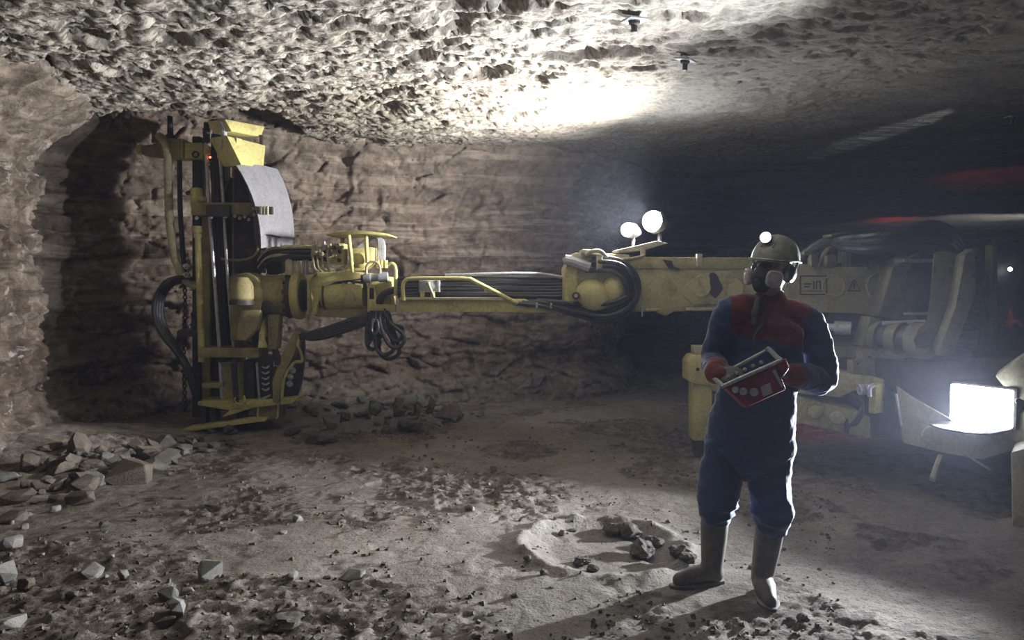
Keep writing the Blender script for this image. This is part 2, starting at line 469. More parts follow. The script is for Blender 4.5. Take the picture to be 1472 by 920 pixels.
def wall(name, pts, step, zstep, label, z1=3.75, mat='wall'):
    path = path_points(pts, step)
    d = np.gradient(path, axis=0); d /= np.linalg.norm(d, axis=1)[:, None]
    nrm = np.stack([d[:, 1], -d[:, 0]], 1)                       # towards the gallery
    zs = np.arange(-0.35, z1, zstep)
    px, Zg = np.meshgrid(path[:, 0], zs); py = np.meshgrid(path[:, 1], zs)[0]
    nx = np.meshgrid(nrm[:, 0], zs)[0]; ny = np.meshgrid(nrm[:, 1], zs)[0]
    w = 0.05 * fbm(px, py, Zg * 0.6, 0.8, 3)
    zz = Zg + 0.10 * fbm(px, py, Zg * 0.3, 0.6, 3)
    beds = np.zeros_like(zz)
    for h, k, e in ((0.36, 0.10, 0.03), (0.62, -0.07, 0.02), (0.98, 0.035, 0.02), (1.28, -0.05, 0.015), (1.55, 0.045, 0.02),
                    (1.86, -0.05, 0.02), (2.1, 0.055, 0.02), (2.34, -0.04, 0.015), (2.58, 0.05, 0.02), (2.8, -0.03, 0.015)):
        wob = 0.035 * fbm(px, py, Zg + h * 7, 2.2, 3)
        beds = beds - k * ss(h - e, h + e, zz + wob)
    f1, f2, idc = worley(px * 2.6, py * 2.6, zz * 7.0, 1.0)
    blocks = 0.11 * (idc - 0.5) - 0.05 * ss(0.10, 0.0, f2 - f1)
    hollow = -0.12 * ss(0.25, 0.55, fbm(px, py, Zg, 1.3, 3))
    fine = 0.045 * fbm(px, py, Zg * 1.8, 4.5, 4, 0.58)
    cracks = -0.05 * ss(0.03, 0.0, np.abs(fbm(px, py, Zg * 0.35, 1.7, 3))) * ss(0.0, 0.2, fbm(px + 9, py, Zg, 0.9, 2))
    lean = 0.55 * ss(2.55, 3.35, Zg)**2 + 0.25 * ss(0.45, -0.1, Zg)
    D = w + beds + blocks + hollow + fine + cracks + lean
    V = np.stack([px + nx * D, py + ny * D, Zg], -1).reshape(-1, 3)
    return tag(grid_mesh(name, V, len(path), len(zs), M[mat], flip=False), label, kind='structure')

wall('wall_left', [(-4.9, -4), (-4.45, 2), (-4.18, 5.6), (-4.28, 7.0), (-4.42, 7.7), (-4.95, 8.0)], 0.02, 0.02,
     'left rock wall, brown and pale with salt streaks', mat='wall_left')
wall('wall_back', [(-5.1, 7.7), (-4.95, 8.5), (-4.7, 9.15), (-3.9, 9.5), (-2.6, 10.0), (-1.0, 10.45), (0.7, 10.7), (1.3, 11.2), (1.9, 13.0), (2.2, 18.0), (2.6, 33)],
     0.021, 0.021, 'bedded brown rock wall behind the drill boom')
wall('wall_far', [(1.5, 30.0), (8.0, 28.5), (14, 26.5), (26, 22)], 0.09, 0.06, 'distant rock wall at the end of the gallery')
# ------------------------------------------------------------------ mesh tools
def V3(p): return p if isinstance(p, Vector) else (P(*p) if len(p) == 3 else Vector(p))

def spline(pts, n=6):
    """Catmull-Rom through the points"""
    p = [Vector(q) for q in pts]
    if len(p) < 3: return p
    out = []
    for i in range(len(p) - 1):
        a = p[i - 1] if i else p[0] * 2 - p[1]
        b_, c = p[i], p[i + 1]
        d = p[i + 2] if i + 2 < len(p) else p[-1] * 2 - p[-2]
        for k in range(n):
            t = k / n
            out.append(0.5 * ((2 * b_) + (c - a) * t + (2 * a - 5 * b_ + 4 * c - d) * t * t + (3 * b_ - a - 3 * c + d) * t**3))
    out.append(p[-1])
    return out

class G:
    """collects shapes into one mesh; pixel triples (px, py, Y) become world points"""
    def __init__(self): self.bm = bmesh.new()

    def ring_sweep(self, path, rad, seg=10, caps=True, up=None):
        bm = self.bm; path = [Vector(q) for q in path]; n = len(path)
        prev = None; rings = []
        for i, c in enumerate(path):
            t = (path[min(i + 1, n - 1)] - path[max(i - 1, 0)])
            if t.length < 1e-9: t = Vector((0, 0, 1))
            t.normalize()
            if prev is None:
                a = Vector(up) if up is not None else (Vector((0, 0, 1)) if abs(t.z) < 0.9 else Vector((0, 1, 0)))
            else: a = prev
            a = (a - t * a.dot(t)).normalized(); b_ = t.cross(a)
            prev = a
            r = rad[i] if isinstance(rad, list) else rad
            ra, rb = r if isinstance(r, (list, tuple)) else (r, r)
            rings.append([bm.verts.new(c + a * (ra * math.cos(2 * math.pi * k / seg)) + b_ * (rb * math.sin(2 * math.pi * k / seg))) for k in range(seg)])
        for r0, r1 in zip(rings[:-1], rings[1:]):
            for k in range(seg):
                bm.faces.new((r0[k], r0[(k + 1) % seg], r1[(k + 1) % seg], r1[k]))
        if caps:
            bm.faces.new(rings[0][::-1]); bm.faces.new(rings[-1])
        return self

    def tube(self, pts, r, seg=8, n=6, smooth=True):
        q = [V3(p) for p in pts]
        return self.ring_sweep(spline(q, n) if smooth and len(q) > 2 else q, r, seg)

    def cyl(self, a, b_, r, seg=18, chamfer=0.0):
        a, b_ = V3(a), V3(b_)
        if chamfer:
            d = (b_ - a).normalized() * chamfer
            return self.ring_sweep([a, a + d, b_ - d, b_], [r - chamfer, r, r, r - chamfer], seg)
        return self.ring_sweep([a, b_], r, seg)

    def lathe(self, a, d, prof, seg=18):
        """profile of (distance along d, radius) from the point a"""
        a = V3(a); d = Vector(d).normalized()
        return self.ring_sweep([a + d * t for t, r in prof], [max(r, 1e-4) for t, r in prof], seg)

    def prism(self, pts, depth, bev=0.008):
        """outline (px, py, Y or Y per corner) pushed back by a depth or vector, with real thickness"""
        bm = self.bm
        off = Vector((0, depth, 0)) if isinstance(depth, (int, float)) else Vector(depth)
        f = [V3(p) for p in pts]
        nrm = Vector((0, 0, 0))
        for i in range(len(f)): nrm += f[i].cross(f[(i + 1) % len(f)])
        if nrm.dot(off) > 0: f = f[::-1]
        a = [bm.verts.new(p) for p in f]; b_ = [bm.verts.new(p + off) for p in f]
        fs = [bm.faces.new(a), bm.faces.new(b_[::-1])]
        n = len(a)
        for i in range(n):
            fs.append(bm.faces.new((a[i], b_[i], b_[(i + 1) % n], a[(i + 1) % n])))
        if bev:
            es = list({e for q in fs for e in q.edges})
            bmesh.ops.bevel(bm, geom=es, offset=bev, segments=2, affect='EDGES', profile=0.5, clamp_overlap=True)
        return self

    def rect(self, x0, y0, x1, y1, Y, depth, bev=0.008):
        return self.prism([(x0, y0, Y), (x1, y0, Y), (x1, y1, Y), (x0, y1, Y)], depth, bev)

    def block(self, c, size, rot=None, bev=0.005):
        bm = self.bm
        mt = Matrix.Translation(V3(c)) @ (rot.to_4x4() if rot is not None else Matrix()) @ Matrix.Diagonal((*size, 1))
        r = bmesh.ops.create_cube(bm, size=1.0, matrix=mt)
        if bev:
            es = list({e for v_ in r['verts'] for e in v_.link_edges})
            bmesh.ops.bevel(bm, geom=es, offset=bev, segments=2, affect='EDGES', profile=0.5, clamp_overlap=True)
        return self

    def ball(self, c, r, seg=14, scale=(1, 1, 1), rot=None):
        mt = Matrix.Translation(V3(c)) @ (rot.to_4x4() if rot is not None else Matrix()) @ Matrix.Diagonal((r * scale[0], r * scale[1], r * scale[2], 1))
        bmesh.ops.create_uvsphere(self.bm, u_segments=seg, v_segments=max(6, seg * 2 // 3), radius=1.0, matrix=mt)
        return self

    def torus(self, c, d, R, r, seg=24, sub=8, arc=1.0):
        c = V3(c); d = Vector(d).normalized()
        a = d.orthogonal().normalized(); b_ = d.cross(a)
        n = int(seg * arc)
        pts = [c + (a * math.cos(2 * math.pi * arc * k / n) + b_ * math.sin(2 * math.pi * arc * k / n)) * R for k in range(n + 1)]
        return self.ring_sweep(pts, r, sub, caps=arc < 1.0, up=d)

    def sheet(self, rows, thick):
        """a grid of points given by rows, with a thickness"""
        bm = self.bm
        rows = [[V3(p) for p in r] for r in rows]
        nr, nc = len(rows), len(rows[0])
        nm = [[None] * nc for _ in range(nr)]
        for i in range(nr):
            for j in range(nc):
                u = rows[min(i + 1, nr - 1)][j] - rows[max(i - 1, 0)][j]
                w = rows[i][min(j + 1, nc - 1)] - rows[i][max(j - 1, 0)]
                nm[i][j] = u.cross(w).normalized()
        A = [[bm.verts.new(rows[i][j]) for j in range(nc)] for i in range(nr)]
        B = [[bm.verts.new(rows[i][j] + nm[i][j] * thick) for j in range(nc)] for i in range(nr)]
        for i in range(nr - 1):
            for j in range(nc - 1):
                bm.faces.new((A[i][j], A[i + 1][j], A[i + 1][j + 1], A[i][j + 1]))
                bm.faces.new((B[i][j], B[i][j + 1], B[i + 1][j + 1], B[i + 1][j]))
        for i in range(nr - 1):
            bm.faces.new((A[i][0], B[i][0], B[i + 1][0], A[i + 1][0]))
            bm.faces.new((A[i][-1], A[i + 1][-1], B[i + 1][-1], B[i][-1]))
        for j in range(nc - 1):
            bm.faces.new((A[0][j], A[0][j + 1], B[0][j + 1], B[0][j]))
            bm.faces.new((A[-1][j], B[-1][j], B[-1][j + 1], A[-1][j + 1]))
        return self

    def build(self, name, mat, parent=None, smooth=35):
        bm = self.bm
        bmesh.ops.recalc_face_normals(bm, faces=bm.faces)
        me = bpy.data.meshes.new(name)
        if parent is not None:                                    # meshes are stored about their thing's base
            bmesh.ops.translate(bm, verts=bm.verts, vec=-world_origin(parent))
        bm.to_mesh(me); bm.free()
        if smooth:
            me.polygons.foreach_set('use_smooth', np.ones(len(me.polygons), bool))
            me.set_sharp_from_angle(angle=math.radians(smooth))
        return link(name, me, M[mat] if isinstance(mat, str) else mat, parent)

def world_origin(o):
    v = Vector((0, 0, 0))
    while o is not None:
        v += Vector(o.location); o = o.parent
    return v

def remeshed(g, voxel, smooth_it=4, name='tmp'):
    """fuse the collected shapes into one continuous skin; returns a bmesh"""
    me = bpy.data.meshes.new(name)
    bmesh.ops.recalc_face_normals(g.bm, faces=g.bm.faces)
    g.bm.to_mesh(me); g.bm.free()
    o = bpy.data.objects.new(name, me); COL.objects.link(o)
    r = o.modifiers.new('r', 'REMESH'); r.mode = 'VOXEL'; r.voxel_size = voxel; r.use_smooth_shade = True
    if smooth_it:
        s = o.modifiers.new('s', 'SMOOTH'); s.factor = 0.5; s.iterations = smooth_it
    dg = bpy.context.evaluated_depsgraph_get()
    me2 = bpy.data.meshes.new_from_object(o.evaluated_get(dg))
    bpy.data.objects.remove(o); bpy.data.meshes.remove(me)
    bm = bmesh.new(); bm.from_mesh(me2); bpy.data.meshes.remove(me2)
    return bm

def displace(bm, fn):
    """move vertices along their normals by fn(x, y, z)"""
    bm.normal_update()
    co = np.array([v.co[:] for v in bm.verts]); d = fn(co[:, 0], co[:, 1], co[:, 2])
    for v, k in zip(bm.verts, d): v.co += v.normal * float(k)

class FromBM(G):
    def __init__(self, bm): self.bm = bm

# ------------------------------------------------------------------ rocks
def clod_mesh(k):
    bm = bmesh.new()
    bmesh.ops.create_icosphere(bm, subdivisions=3, radius=0.5)
    co = np.array([v.co[:] for v in bm.verts])
    d = 0.30 * fbm(co[:, 0] + k * 3.1, co[:, 1], co[:, 2], 1.6, 4, 0.6) + 0.10 * fbm(co[:, 0], co[:, 1] + k, co[:, 2], 6.0, 2)
    for v, q in zip(bm.verts, d): v.co *= (1 + float(q) * 1.6); v.co.z *= 0.62
    me = bpy.data.meshes.new('clod')
    bm.to_mesh(me); bm.free()
    return me

def rock_mesh(k, flat):
    if k >= 20: return clod_mesh(k)
    r = random.Random(k)
    bm = bmesh.new()
    n = 16 + r.randrange(8)
    for _ in range(n):
        v = Vector((r.gauss(0, 1), r.gauss(0, 1), r.gauss(0, 1))).normalized()
        # blocky: push points towards box corners
        v = Vector([math.copysign(abs(c)**0.7, c) for c in v]) * (0.42 + 0.12 * r.random())
        v.z *= flat
        bm.verts.new(v)
    res = bmesh.ops.convex_hull(bm, input=bm.verts)
    junk = [e for e in res['geom_interior'] if isinstance(e, bmesh.types.BMVert)]
    bmesh.ops.delete(bm, geom=junk, context='VERTS')
    bmesh.ops.bevel(bm, geom=list(bm.edges), offset=0.018, segments=1, affect='EDGES', clamp_overlap=True)
    me = bpy.data.meshes.new('rock')
    bm.to_mesh(me); bm.free()
    return me

ROCKS = {}
def rock_data(kind, mat):
    if (kind, mat) not in ROCKS:
        me = rock_mesh(kind, (0.75, 0.5, 0.35, 0.9, 0.6)[kind % 5]); me.materials.append(M[mat])
        zs = [v.co.z for v in me.vertices]
        ROCKS[(kind, mat)] = (me, min(zs), max(zs))
    return ROCKS[(kind, mat)]

def put_rock(x, y, size, kind, mat, label, group=None, z=None, tilt=(0, 0), rz=None, stretch=(1, 1, 1), name='rock'):
    me, z0, z1 = rock_data(kind, mat)
    o = bpy.data.objects.new(name, me); COL.objects.link(o)
    s = [size * k for k in stretch]
    e = Euler((tilt[0], tilt[1], random.random() * 6.28 if rz is None else rz))
    mt = e.to_matrix()
    low = min((mt @ Vector((v.co.x * s[0], v.co.y * s[1], v.co.z * s[2]))).z for v in me.vertices)
    g0 = fz(x, y) if z is None else z
    o.location = (x, y, g0 - low - 0.10 * size)
    o.rotation_euler = e; o.scale = s
    tag(o, label, 'rock', group)
    return o
# ------------------------------------------------------------------ loose rocks
def at_floor(px, py):
    p = PF(px, py, 0.0)
    for _ in range(4): p = PF(px, py, fz(p.x, p.y))
    return p

def px_rock(px, py, wpx, kind, mat, label, group=None, **kw):
    """a rock whose foot stands at the floor point seen at px, py, wpx pixels wide"""
    p = at_floor(px, py)
    return put_rock(p.x, p.y, wpx * p.y / FPX, kind, mat, label, group, **kw)

px_rock(507, 832, 44, 4, 'rock_pale', 'pale flat rock slab lying alone on the bare middle floor', rz=0.2, stretch=(1, .7, .75))
px_rock(419, 832, 20, 0, 'rock_pale', 'small pale rock beside the flat pale slab on the floor', rz=0.5)
px_rock(302, 830, 38, 8, 'rock_pale', 'jagged whitish rock with dark side on the left floor', rz=0.9, stretch=(1, .8, 1.0))
px_rock(256, 884, 34, 3, 'rock_pale', 'upright pale rock leaning beside a dark rock near bottom left', tilt=(0.3, -0.5), rz=0.4, stretch=(.75, .8, 1.25))
px_rock(238, 893, 40, 5, 'mud', 'dark low rock in front of the upright pale rock', rz=2.0, stretch=(1.2, .9, .7))
px_rock(243, 865, 30, 10, 'rock_grey', 'grey rock behind the upright pale rock', rz=1.0)
px_rock(133, 828, 36, 4, 'rock_pale', 'pale peaked rock on the left floor beside a small upright rock', tilt=(0.1, 0.4), rz=0.2)
px_rock(178, 833, 22, 3, 'rock_pale', 'small upright dark-sided rock standing on the left floor', tilt=(0.2, -0.6), rz=1.2, stretch=(.7, .7, 1.3))
px_rock(17, 788, 32, 0, 'rock_pale', 'white blocky rock on the floor near the left edge', rz=0.5)
px_rock(16, 748, 42, 4, 'rock_brown', 'brown-grey rock with a pale end at the left edge', rz=0.2, stretch=(1.2, 1, .8))
px_rock(9, 838, 36, 8, 'rock_pale', 'pale angular rock half cut off by the left edge', rz=2.4)
px_rock(38, 850, 24, 3, 'rock_brown', 'brown rock with pale rim near the left edge', rz=1.4)
px_rock(12, 898, 44, 1, 'rock_pale', 'grey-white flat rock in the bottom left corner', rz=0.1)
px_rock(282, 876, 12, 0, 'rock_pale', 'tiny pale rock right of the upright pale rock', rz=0.6)
px_rock(270, 852, 20, 6, 'rock_pale', 'low pale fragment above the upright pale rock', rz=0.6)
px_rock(608, 678, 13, 3, 'rock_pale', 'single small bright rock far out on the middle floor', tilt=(0.2, 0.3), rz=1.0)
px_rock(405, 898, 48, 31, 'mud', 'broad lump of dark mud at the bottom edge', rz=0.3, stretch=(1.3, 1, .55), name='mud_lump')
px_rock(12, 640 + 60, 30, 6, 'rock_grey', 'grey-blue rock at the foot of the left wall near the edge', rz=0.9)
px_rock(160, 812, 14, 6, 'rock_pale', 'small pale flake above the small upright rock', rz=0.2)
px_rock(105, 858, 22, 6, 'rock_brown', 'low brown rock below the pale peaked rock', rz=0.2)
px_rock(60, 800, 12, 6, 'rock_pale', 'small pale chip right of the white blocky rock', rz=0.2)
# clods thrown up beside the boots
for i, (px, py, w, k, lb) in enumerate([
        (905, 772, 30, 3, 'dark crumbly mud clod on the far rim of the hollow'),
        (941, 785, 24, 0, 'dark round mud clod nearest the left boot'),
        (925, 800, 34, 5, 'pale-topped mud clod with a dark notch before the left boot'),
        (880, 768, 26, 1, 'flat dark mud flake at the far end of the hollow rim'),
        (838, 812, 20, 8, 'pointed black mud clod on the near rim of the hollow'),
        (853, 822, 16, 2, 'small mud flake beside the pointed black clod'),
        (978, 800, 28, 4, 'rounded pale mud lump behind the left boot toe'),
        (990, 808, 22, 3, 'small brown mud lump touching the left boot toe')]):
    px_rock(px, py, w * 1.1, 20 + i, 'mud', lb, rz=0.7 * i, name='mud_clod')

# the larger blocks of the heap under the left wall
px_rock(186, 694, 62, 8, 'rock_brown', 'largest brown block of the left rubble heap, shaded face', rz=0.3, stretch=(1.1, .9, .8))
px_rock(202, 690, 30, 0, 'rock_brown', 'pale-faced block right of the largest brown block', rz=0.8)
px_rock(122, 702, 44, 4, 'rock_brown', 'wedge-shaped brown block low in the left rubble heap', rz=0.2, tilt=(0, .25))
px_rock(118, 722, 46, 6, 'rock_brown', 'flat pinkish slab in front of the left rubble heap', rz=0.4)
px_rock(88, 690, 40, 1, 'rock_brown', 'long slanting slab on the left rubble heap', tilt=(0, -0.5), rz=0.3)
px_rock(46, 690, 34, 3, 'rock_brown', 'dark upright block against the left wall', rz=0.5)
px_rock(80, 735, 16, 0, 'rock_pale', 'small pale block in front of the left rubble heap', rz=0.5)
px_rock(155, 668, 26, 3, 'rock_grey', 'grey block near the top of the left rubble heap', rz=0.5)

rr = random.Random(21)
SHADE = {'rock_brown': 'brown', 'rock_grey': 'grey', 'rock_pale': 'pale', 'mud': 'dark muddy'}
def size_word(w): return 'small' if w < 14 else ('fist-sized' if w < 21 else 'large')
G1 = 'rocks of the heap under the left wall'
for i in range(118):
    px = 20 + 320 * rr.random()**1.15
    lo_ = 742 - 0.33 * (px - 20); hi_ = 690 - 0.24 * (px - 20)
    py = rr.uniform(hi_, lo_) + rr.gauss(0, 5)
    if py < 612: continue
    w = rr.choice([10, 12, 14, 17, 22, 28, 36]) * rr.uniform(.85, 1.15) * (1.0 if px < 240 else .65)
    mt_ = rr.choice(['rock_brown', 'rock_brown', 'rock_grey', 'mud', 'mud']); ad_ = size_word(w) + ' ' + SHADE[mt_]
    px_rock(px, py, w, rr.randrange(14), mt_, ad_ + ' broken rock in the heap under the left wall', ad_ + ' ' + G1, tilt=(rr.uniform(-.5, .5), rr.uniform(-.5, .5)), stretch=(1.15, .9, .8))

px_rock(462, 636, 42, 9, 'mud', 'large dark block with a pale right face behind the mast foot', rz=0.2, stretch=(1.1, .8, 1.0))
px_rock(500, 622, 40, 4, 'rock_grey', 'greenish grey block beside the large dark block', rz=0.8)
px_rock(478, 615, 30, 8, 'rock_grey', 'greenish rock behind the large dark block', rz=1.8)
px_rock(590, 618, 38, 1, 'rock_brown', 'long pinkish slab at the front of the rubble under the boom', tilt=(0, 0.3), rz=0.1)
px_rock(560, 622, 30, 6, 'rock_brown', 'grey-pink flat rock left of the long pinkish slab', rz=0.4)
px_rock(645, 602, 42, 4, 'rock_brown', 'rounded brown block at the wall foot under the boom', rz=0.4)
px_rock(620, 598, 20, 3, 'rock_brown', 'upright tan slab leaning at the wall foot', tilt=(0.2, 0.25), rz=0.1, stretch=(.7, .6, 1.9))
px_rock(600, 600, 18, 3, 'rock_brown', 'narrow upright tan slab left of the leaning tan slab', rz=0.6, stretch=(.7, .6, 1.8))
px_rock(583, 582, 34, 9, 'rock_grey', 'squarish grey block standing out of the wall foot', rz=0.2, stretch=(1, .8, 1.1))
G2 = 'rocks at the wall foot under the boom'
for i in range(74):
    px = rr.uniform(420, 700); py = rr.uniform(582, 636) - (px - 420) * 0.055
    w = rr.choice([8, 9, 11, 13, 16, 22]) * rr.uniform(.85, 1.15)
    if px > 620 and w > 14: w = 10
    mt_ = rr.choice(['rock_brown', 'rock_grey', 'rock_grey', 'mud']); ad_ = size_word(w) + ' ' + SHADE[mt_]
    px_rock(px, py, w, rr.randrange(14), mt_, ad_ + ' broken rock at the wall foot under the boom', ad_ + ' ' + G2, tilt=(rr.uniform(-.4, .4), rr.uniform(-.4, .4)))
G3 = 'small stones scattered over the floor'
for i in range(50):
    px = rr.uniform(5, 430) if i < 34 else rr.uniform(430, 900)
    py = rr.uniform(715, 905) if i < 34 else rr.uniform(650, 900)
    mt_ = rr.choice(['rock_brown', 'rock_pale', 'mud']); wh_ = 'left floor between heap and camera' if i < 34 else 'open middle floor'
    px_rock(px, py, rr.uniform(8, 15), rr.randrange(14), mt_, 'small ' + SHADE[mt_] + ' stone lying on the ' + wh_, SHADE[mt_] + ' stones scattered over the ' + wh_)

# crumbs too small to pick out one by one
bm = bmesh.new(); rr2 = random.Random(4)
def crumb(p, s):
    mt = Matrix.Translation(p) @ Euler((rr2.random() * 6, rr2.random() * 6, rr2.random() * 6)).to_matrix().to_4x4() @ Matrix.Diagonal((s, s * rr2.uniform(.5, 1), s * rr2.uniform(.4, .8), 1))
    bmesh.ops.create_icosphere(bm, subdivisions=1, radius=1.0, matrix=mt) if s > 0.02 else bmesh.ops.create_cube(bm, size=1.5, matrix=mt)
qx, qy = [], []
for i in range(4200):
    y = 3.4 + 6.6 * rr2.random()**1.3; x = rr2.uniform(-.68, .42) * y
    
    if x > -3.0 - .12 * max(0, y - 7) and y < 9.0 and not (.75 < x < 1.5 and 3.7 < y < 4.4): qx.append(x); qy.append(y)
qz = floor_z(np.array(qx), np.array(qy)); qm = fbm(np.array(qx), np.array(qy), 4.2, 0.9, 3) + 0.3 * fbm(np.array(qx), np.array(qy), 1, 3, 2)
for x, y, z, k in zip(qx, qy, qz, qm):
    if k > -0.05 or rr2.random() < .15: crumb((x, y, z), rr2.choice([.006, .008, .010, .013, .018]))
me = bpy.data.meshes.new('floor_crumbs'); bm.to_mesh(me); bm.free()
tag(link('floor_crumbs', me, M['mud']), 'crumbs of mud and stone strewn over the floor', 'rubble', kind='stuff')

# ------------------------------------------------------------------ roof bolts
def ceiling_at(px, py):
    z = 3.22
    for _ in range(5):
        p = PF(px, py, z); z = float(ceil_z(np.array([p.x]), np.array([p.y]))[0])
    return Vector((p.x, p.y, z))

def roof_bolt(px, py, size, label, rz=0.3, tilt=0.0):
    c = ceiling_at(px, py); low = c - Vector((0, 0, 0.03))
    t = empty('roof_bolt', c); tag(t, label, 'roof bolt', None)
    R = Euler((tilt, 0, rz)).to_matrix()
    G().block(low, (size, size, 0.012), R, 0.003).build('bolt_plate', 'grey_paint', t)
    g = G(); g.lathe(low - Vector((0, 0, .005)), (0, 0, -1), [(0, size * .3), (.02, size * .26), (.028, size * .16), (.07, size * .15), (.075, 0.001)], 12)
    g.build('bolt_head', 'dark_steel', t)
    return t
roof_bolt(912, 22, 0.13, 'dark roof bolt in the patch of white light on the roof', 0.4)
roof_bolt(985, 78, 0.12, 'roof bolt with pale plate at the edge of the lit roof', 0.9, 0.2)
roof_bolt(1455, 163, 0.10, 'small roof bolt glinting in the dark upper right roof', 0.2)
roof_bolt(1408, 269, 0.12, 'roof bolt glinting above the carrier hoses', 0.5)
# ------------------------------------------------------------------ the drilling rig
rig = empty('drilling_rig', (3.4, 6.6, 0.0))
tag(rig, 'yellow mine drilling rig with long boom and upright drill mast against the rock', 'drilling rig')

def pt(name, g, mat, parent=None, label=None, kind=None, smooth=35):
    o = g.build(name, mat, parent or rig, smooth)
    if label: o['label'] = label
    if kind: o['kind'] = kind
    return o

def lamp_spot(name, loc, d, e, size, blend, rad, col=COOL):
    o = spot(name, Vector(loc) - world_origin(rig), d, e, col, size, blend, rad, rig)
    return o

def bolts(parent, pts, r=0.018, d=(0, -1, 0), h=0.02, mat='dark_steel'):
    for p in pts:
        g = G(); c = V3(p); g.ring_sweep([c, c + Vector(d) * h], r, 6); pt('bolt', g, mat, parent)

# ---- outer boom tube -------------------------------------------------
YB = 7.20
boom = pt('outer_boom', G().prism([(813, 383, YB), (822, 371, YB), (930, 369, YB), (1090, 371, YB), (1190, 384, YB), (1278, 386, YB),
        (1310, 372, YB), (1330, 372, YB), (1330, 462, YB), (1225, 450, YB), (1060, 446, YB), (930, 448, YB), (860, 447, YB), (813, 434, YB)], 0.52, 0.018), 'yellow_dimmed')
pt('boom_top_rail', G().prism([(822, 370, YB - .015), (1100, 370, YB - .015), (1100, 386, YB - .015), (822, 386, YB - .015)], 0.05, 0.006), 'yellow_dimmed', boom)
pt('wear_patch', G().prism([(982, 425, YB - .02), (985, 410, YB - .02), (1012, 391, YB - .02), (1050, 389, YB - .02), (1068, 402, YB - .02), (1072, 425, YB - .02), (1060, 438, YB - .02), (995, 437, YB - .02)], 0.04, 0.006), 'yellow_dimmed', boom)
for cx in (1008, 1056): pt('pin_cap', G().cyl((cx, 414, YB - .035), P(cx, 414, YB), 0.085, 24, 0.006), 'yellow_dimmed', boom)
pt('oil_stain', G().prism([(1027 + (9.5 + 2.0 * math.sin(3 * a + 1) + 1.2 * math.sin(5 * a)) * math.cos(a), 410 + (18 + 2.5 * math.sin(2 * a)) * math.sin(a), YB - .0215) for a in [2 * math.pi * k / 26 for k in range(26)]], 0.003, 0), 'oil', boom, 'black oily smear on the raised patch')
pt('bottom_strip', G().rect(928, 443, 956, 447, YB - .03, 0.05, .003), 'cream', boom)
pt('bottom_strip', G().rect(986, 442, 1050, 446, YB - .03, 0.05, .003), 'cream', boom)
pt('bottom_lug', G().prism([(945, 445, YB - .04), (960, 442, YB - .04), (968, 448, YB - .04), (958, 454, YB - .04), (944, 450, YB - .04)], .06, .004), 'yellow_dirty', boom)
pt('grease_pipe', G().tube([(923, 436, YB - .03), (923, 455, YB - .03)], 0.006), 'steel', boom)
pt('rail_clamp', G().rect(1002, 365, 1010, 383, YB - .04, 0.06, .004), 'cream', boom)
pt('torn_rail_plate', G().prism([(953, 373, YB - .03), (966, 375, YB - .03), (968, 383, YB - .03), (977, 386, YB - .03), (977, 388, YB - .03), (962, 386, YB - .03)], .02, .002), 'dark_steel', boom)
for cx, r in ((1198, .10), (1266, .125)):
    pt('boss_ring', G().torus(P(cx, 411, YB - .004), (0, 1, 0), r, 0.012, 28, 6), 'yellow_dimmed', boom)
# printed plates on the tube
def frame_rect(g, x0, y0, x1, y1, Y, w, d=.004):
    g.rect(x0, y0, x1, y0 + w, Y, d, 0); g.rect(x0, y1 - w, x1, y1, Y, d, 0); g.rect(x0, y0, x0 + w, y1, Y, d, 0); g.rect(x1 - w, y0, x1, y1, Y, d, 0); return g
sp = pt('sign_plate', G().rect(1150, 396, 1189, 424, YB - .008, .010, .002), 'yellow_dimmed', boom, 'rectangular plate with dark frame and faded symbols')
g = frame_rect(G(), 1150, 396, 1189, 424, YB - .012, 1.6)
for x0, y0, x1, y1 in ((1156, 407, 1166, 409), (1156, 411, 1164, 413), (1169, 404, 1170.5, 416), (1173, 404, 1180, 405.5), (1173, 404, 1174.5, 416), (1178.5, 404, 1180, 416), (1182, 409, 1184, 416), (1154, 418, 1186, 419)):
    g.rect(x0, y0, x1, y1, YB - .011, .003, 0)
pt('sign_print', g, 'decal_black', sp)
g = G()
for a, b_ in (((1219, 418), (1228, 402)), ((1228, 402), (1237, 418)), ((1237, 418), (1219, 418))):
    g.ring_sweep([P(*a, YB - .006), P(*b_, YB - .006)], (.008, .004), 4, up=(0, 1, 0))
g.rect(1227.2, 407, 1228.8, 413, YB - .008, .004, 0); g.rect(1227.2, 414.2, 1228.8, 415.6, YB - .008, .004, 0)
pt('warning_triangle', g, 'decal_black', boom, 'black warning triangle with exclamation mark')

# open end of the tube: rounded dome, end plate and hose clamps
ec = pt('boom_end_plate', G().prism([(812, 384, YB - .02), (830, 382, YB - .02), (830, 433, YB - .02), (812, 433, YB - .02)], 0.5, .01), 'yellow', boom)
dm = pt('boom_end_dome', G().ball(P(853, 424, YB), .15, 22, (1.1, .75, .92), Euler((0, .35, 0)).to_matrix()), 'yellow', boom, 'rounded yellow casting at the open boom end')
pt('boom_end_dome', G().ball(P(882, 417, YB), .125, 22, (.85, .95, 1.0)), 'yellow', boom, 'second rounded yellow casting at the open boom end')
pt('end_pin', G().cyl((828, 425, YB - .09), P(828, 425, YB + .02), .035, 16, .006), 'dark_steel', boom)
pt('end_pin_hub', G().cyl((828, 425, YB - .10), P(828, 425, YB - .08), .016, 12), 'cream', boom)
tb = pt('hose_tray', G().prism([(812, 370, YB), (828, 363, YB), (905, 366, YB), (905, 376, YB), (850, 377, YB), (815, 378, YB)], .4, .01), 'cream', boom)
pt('hose_clamp', G().rect(857, 364, 866, 391, YB - .08, .10, .008), 'cream', boom)
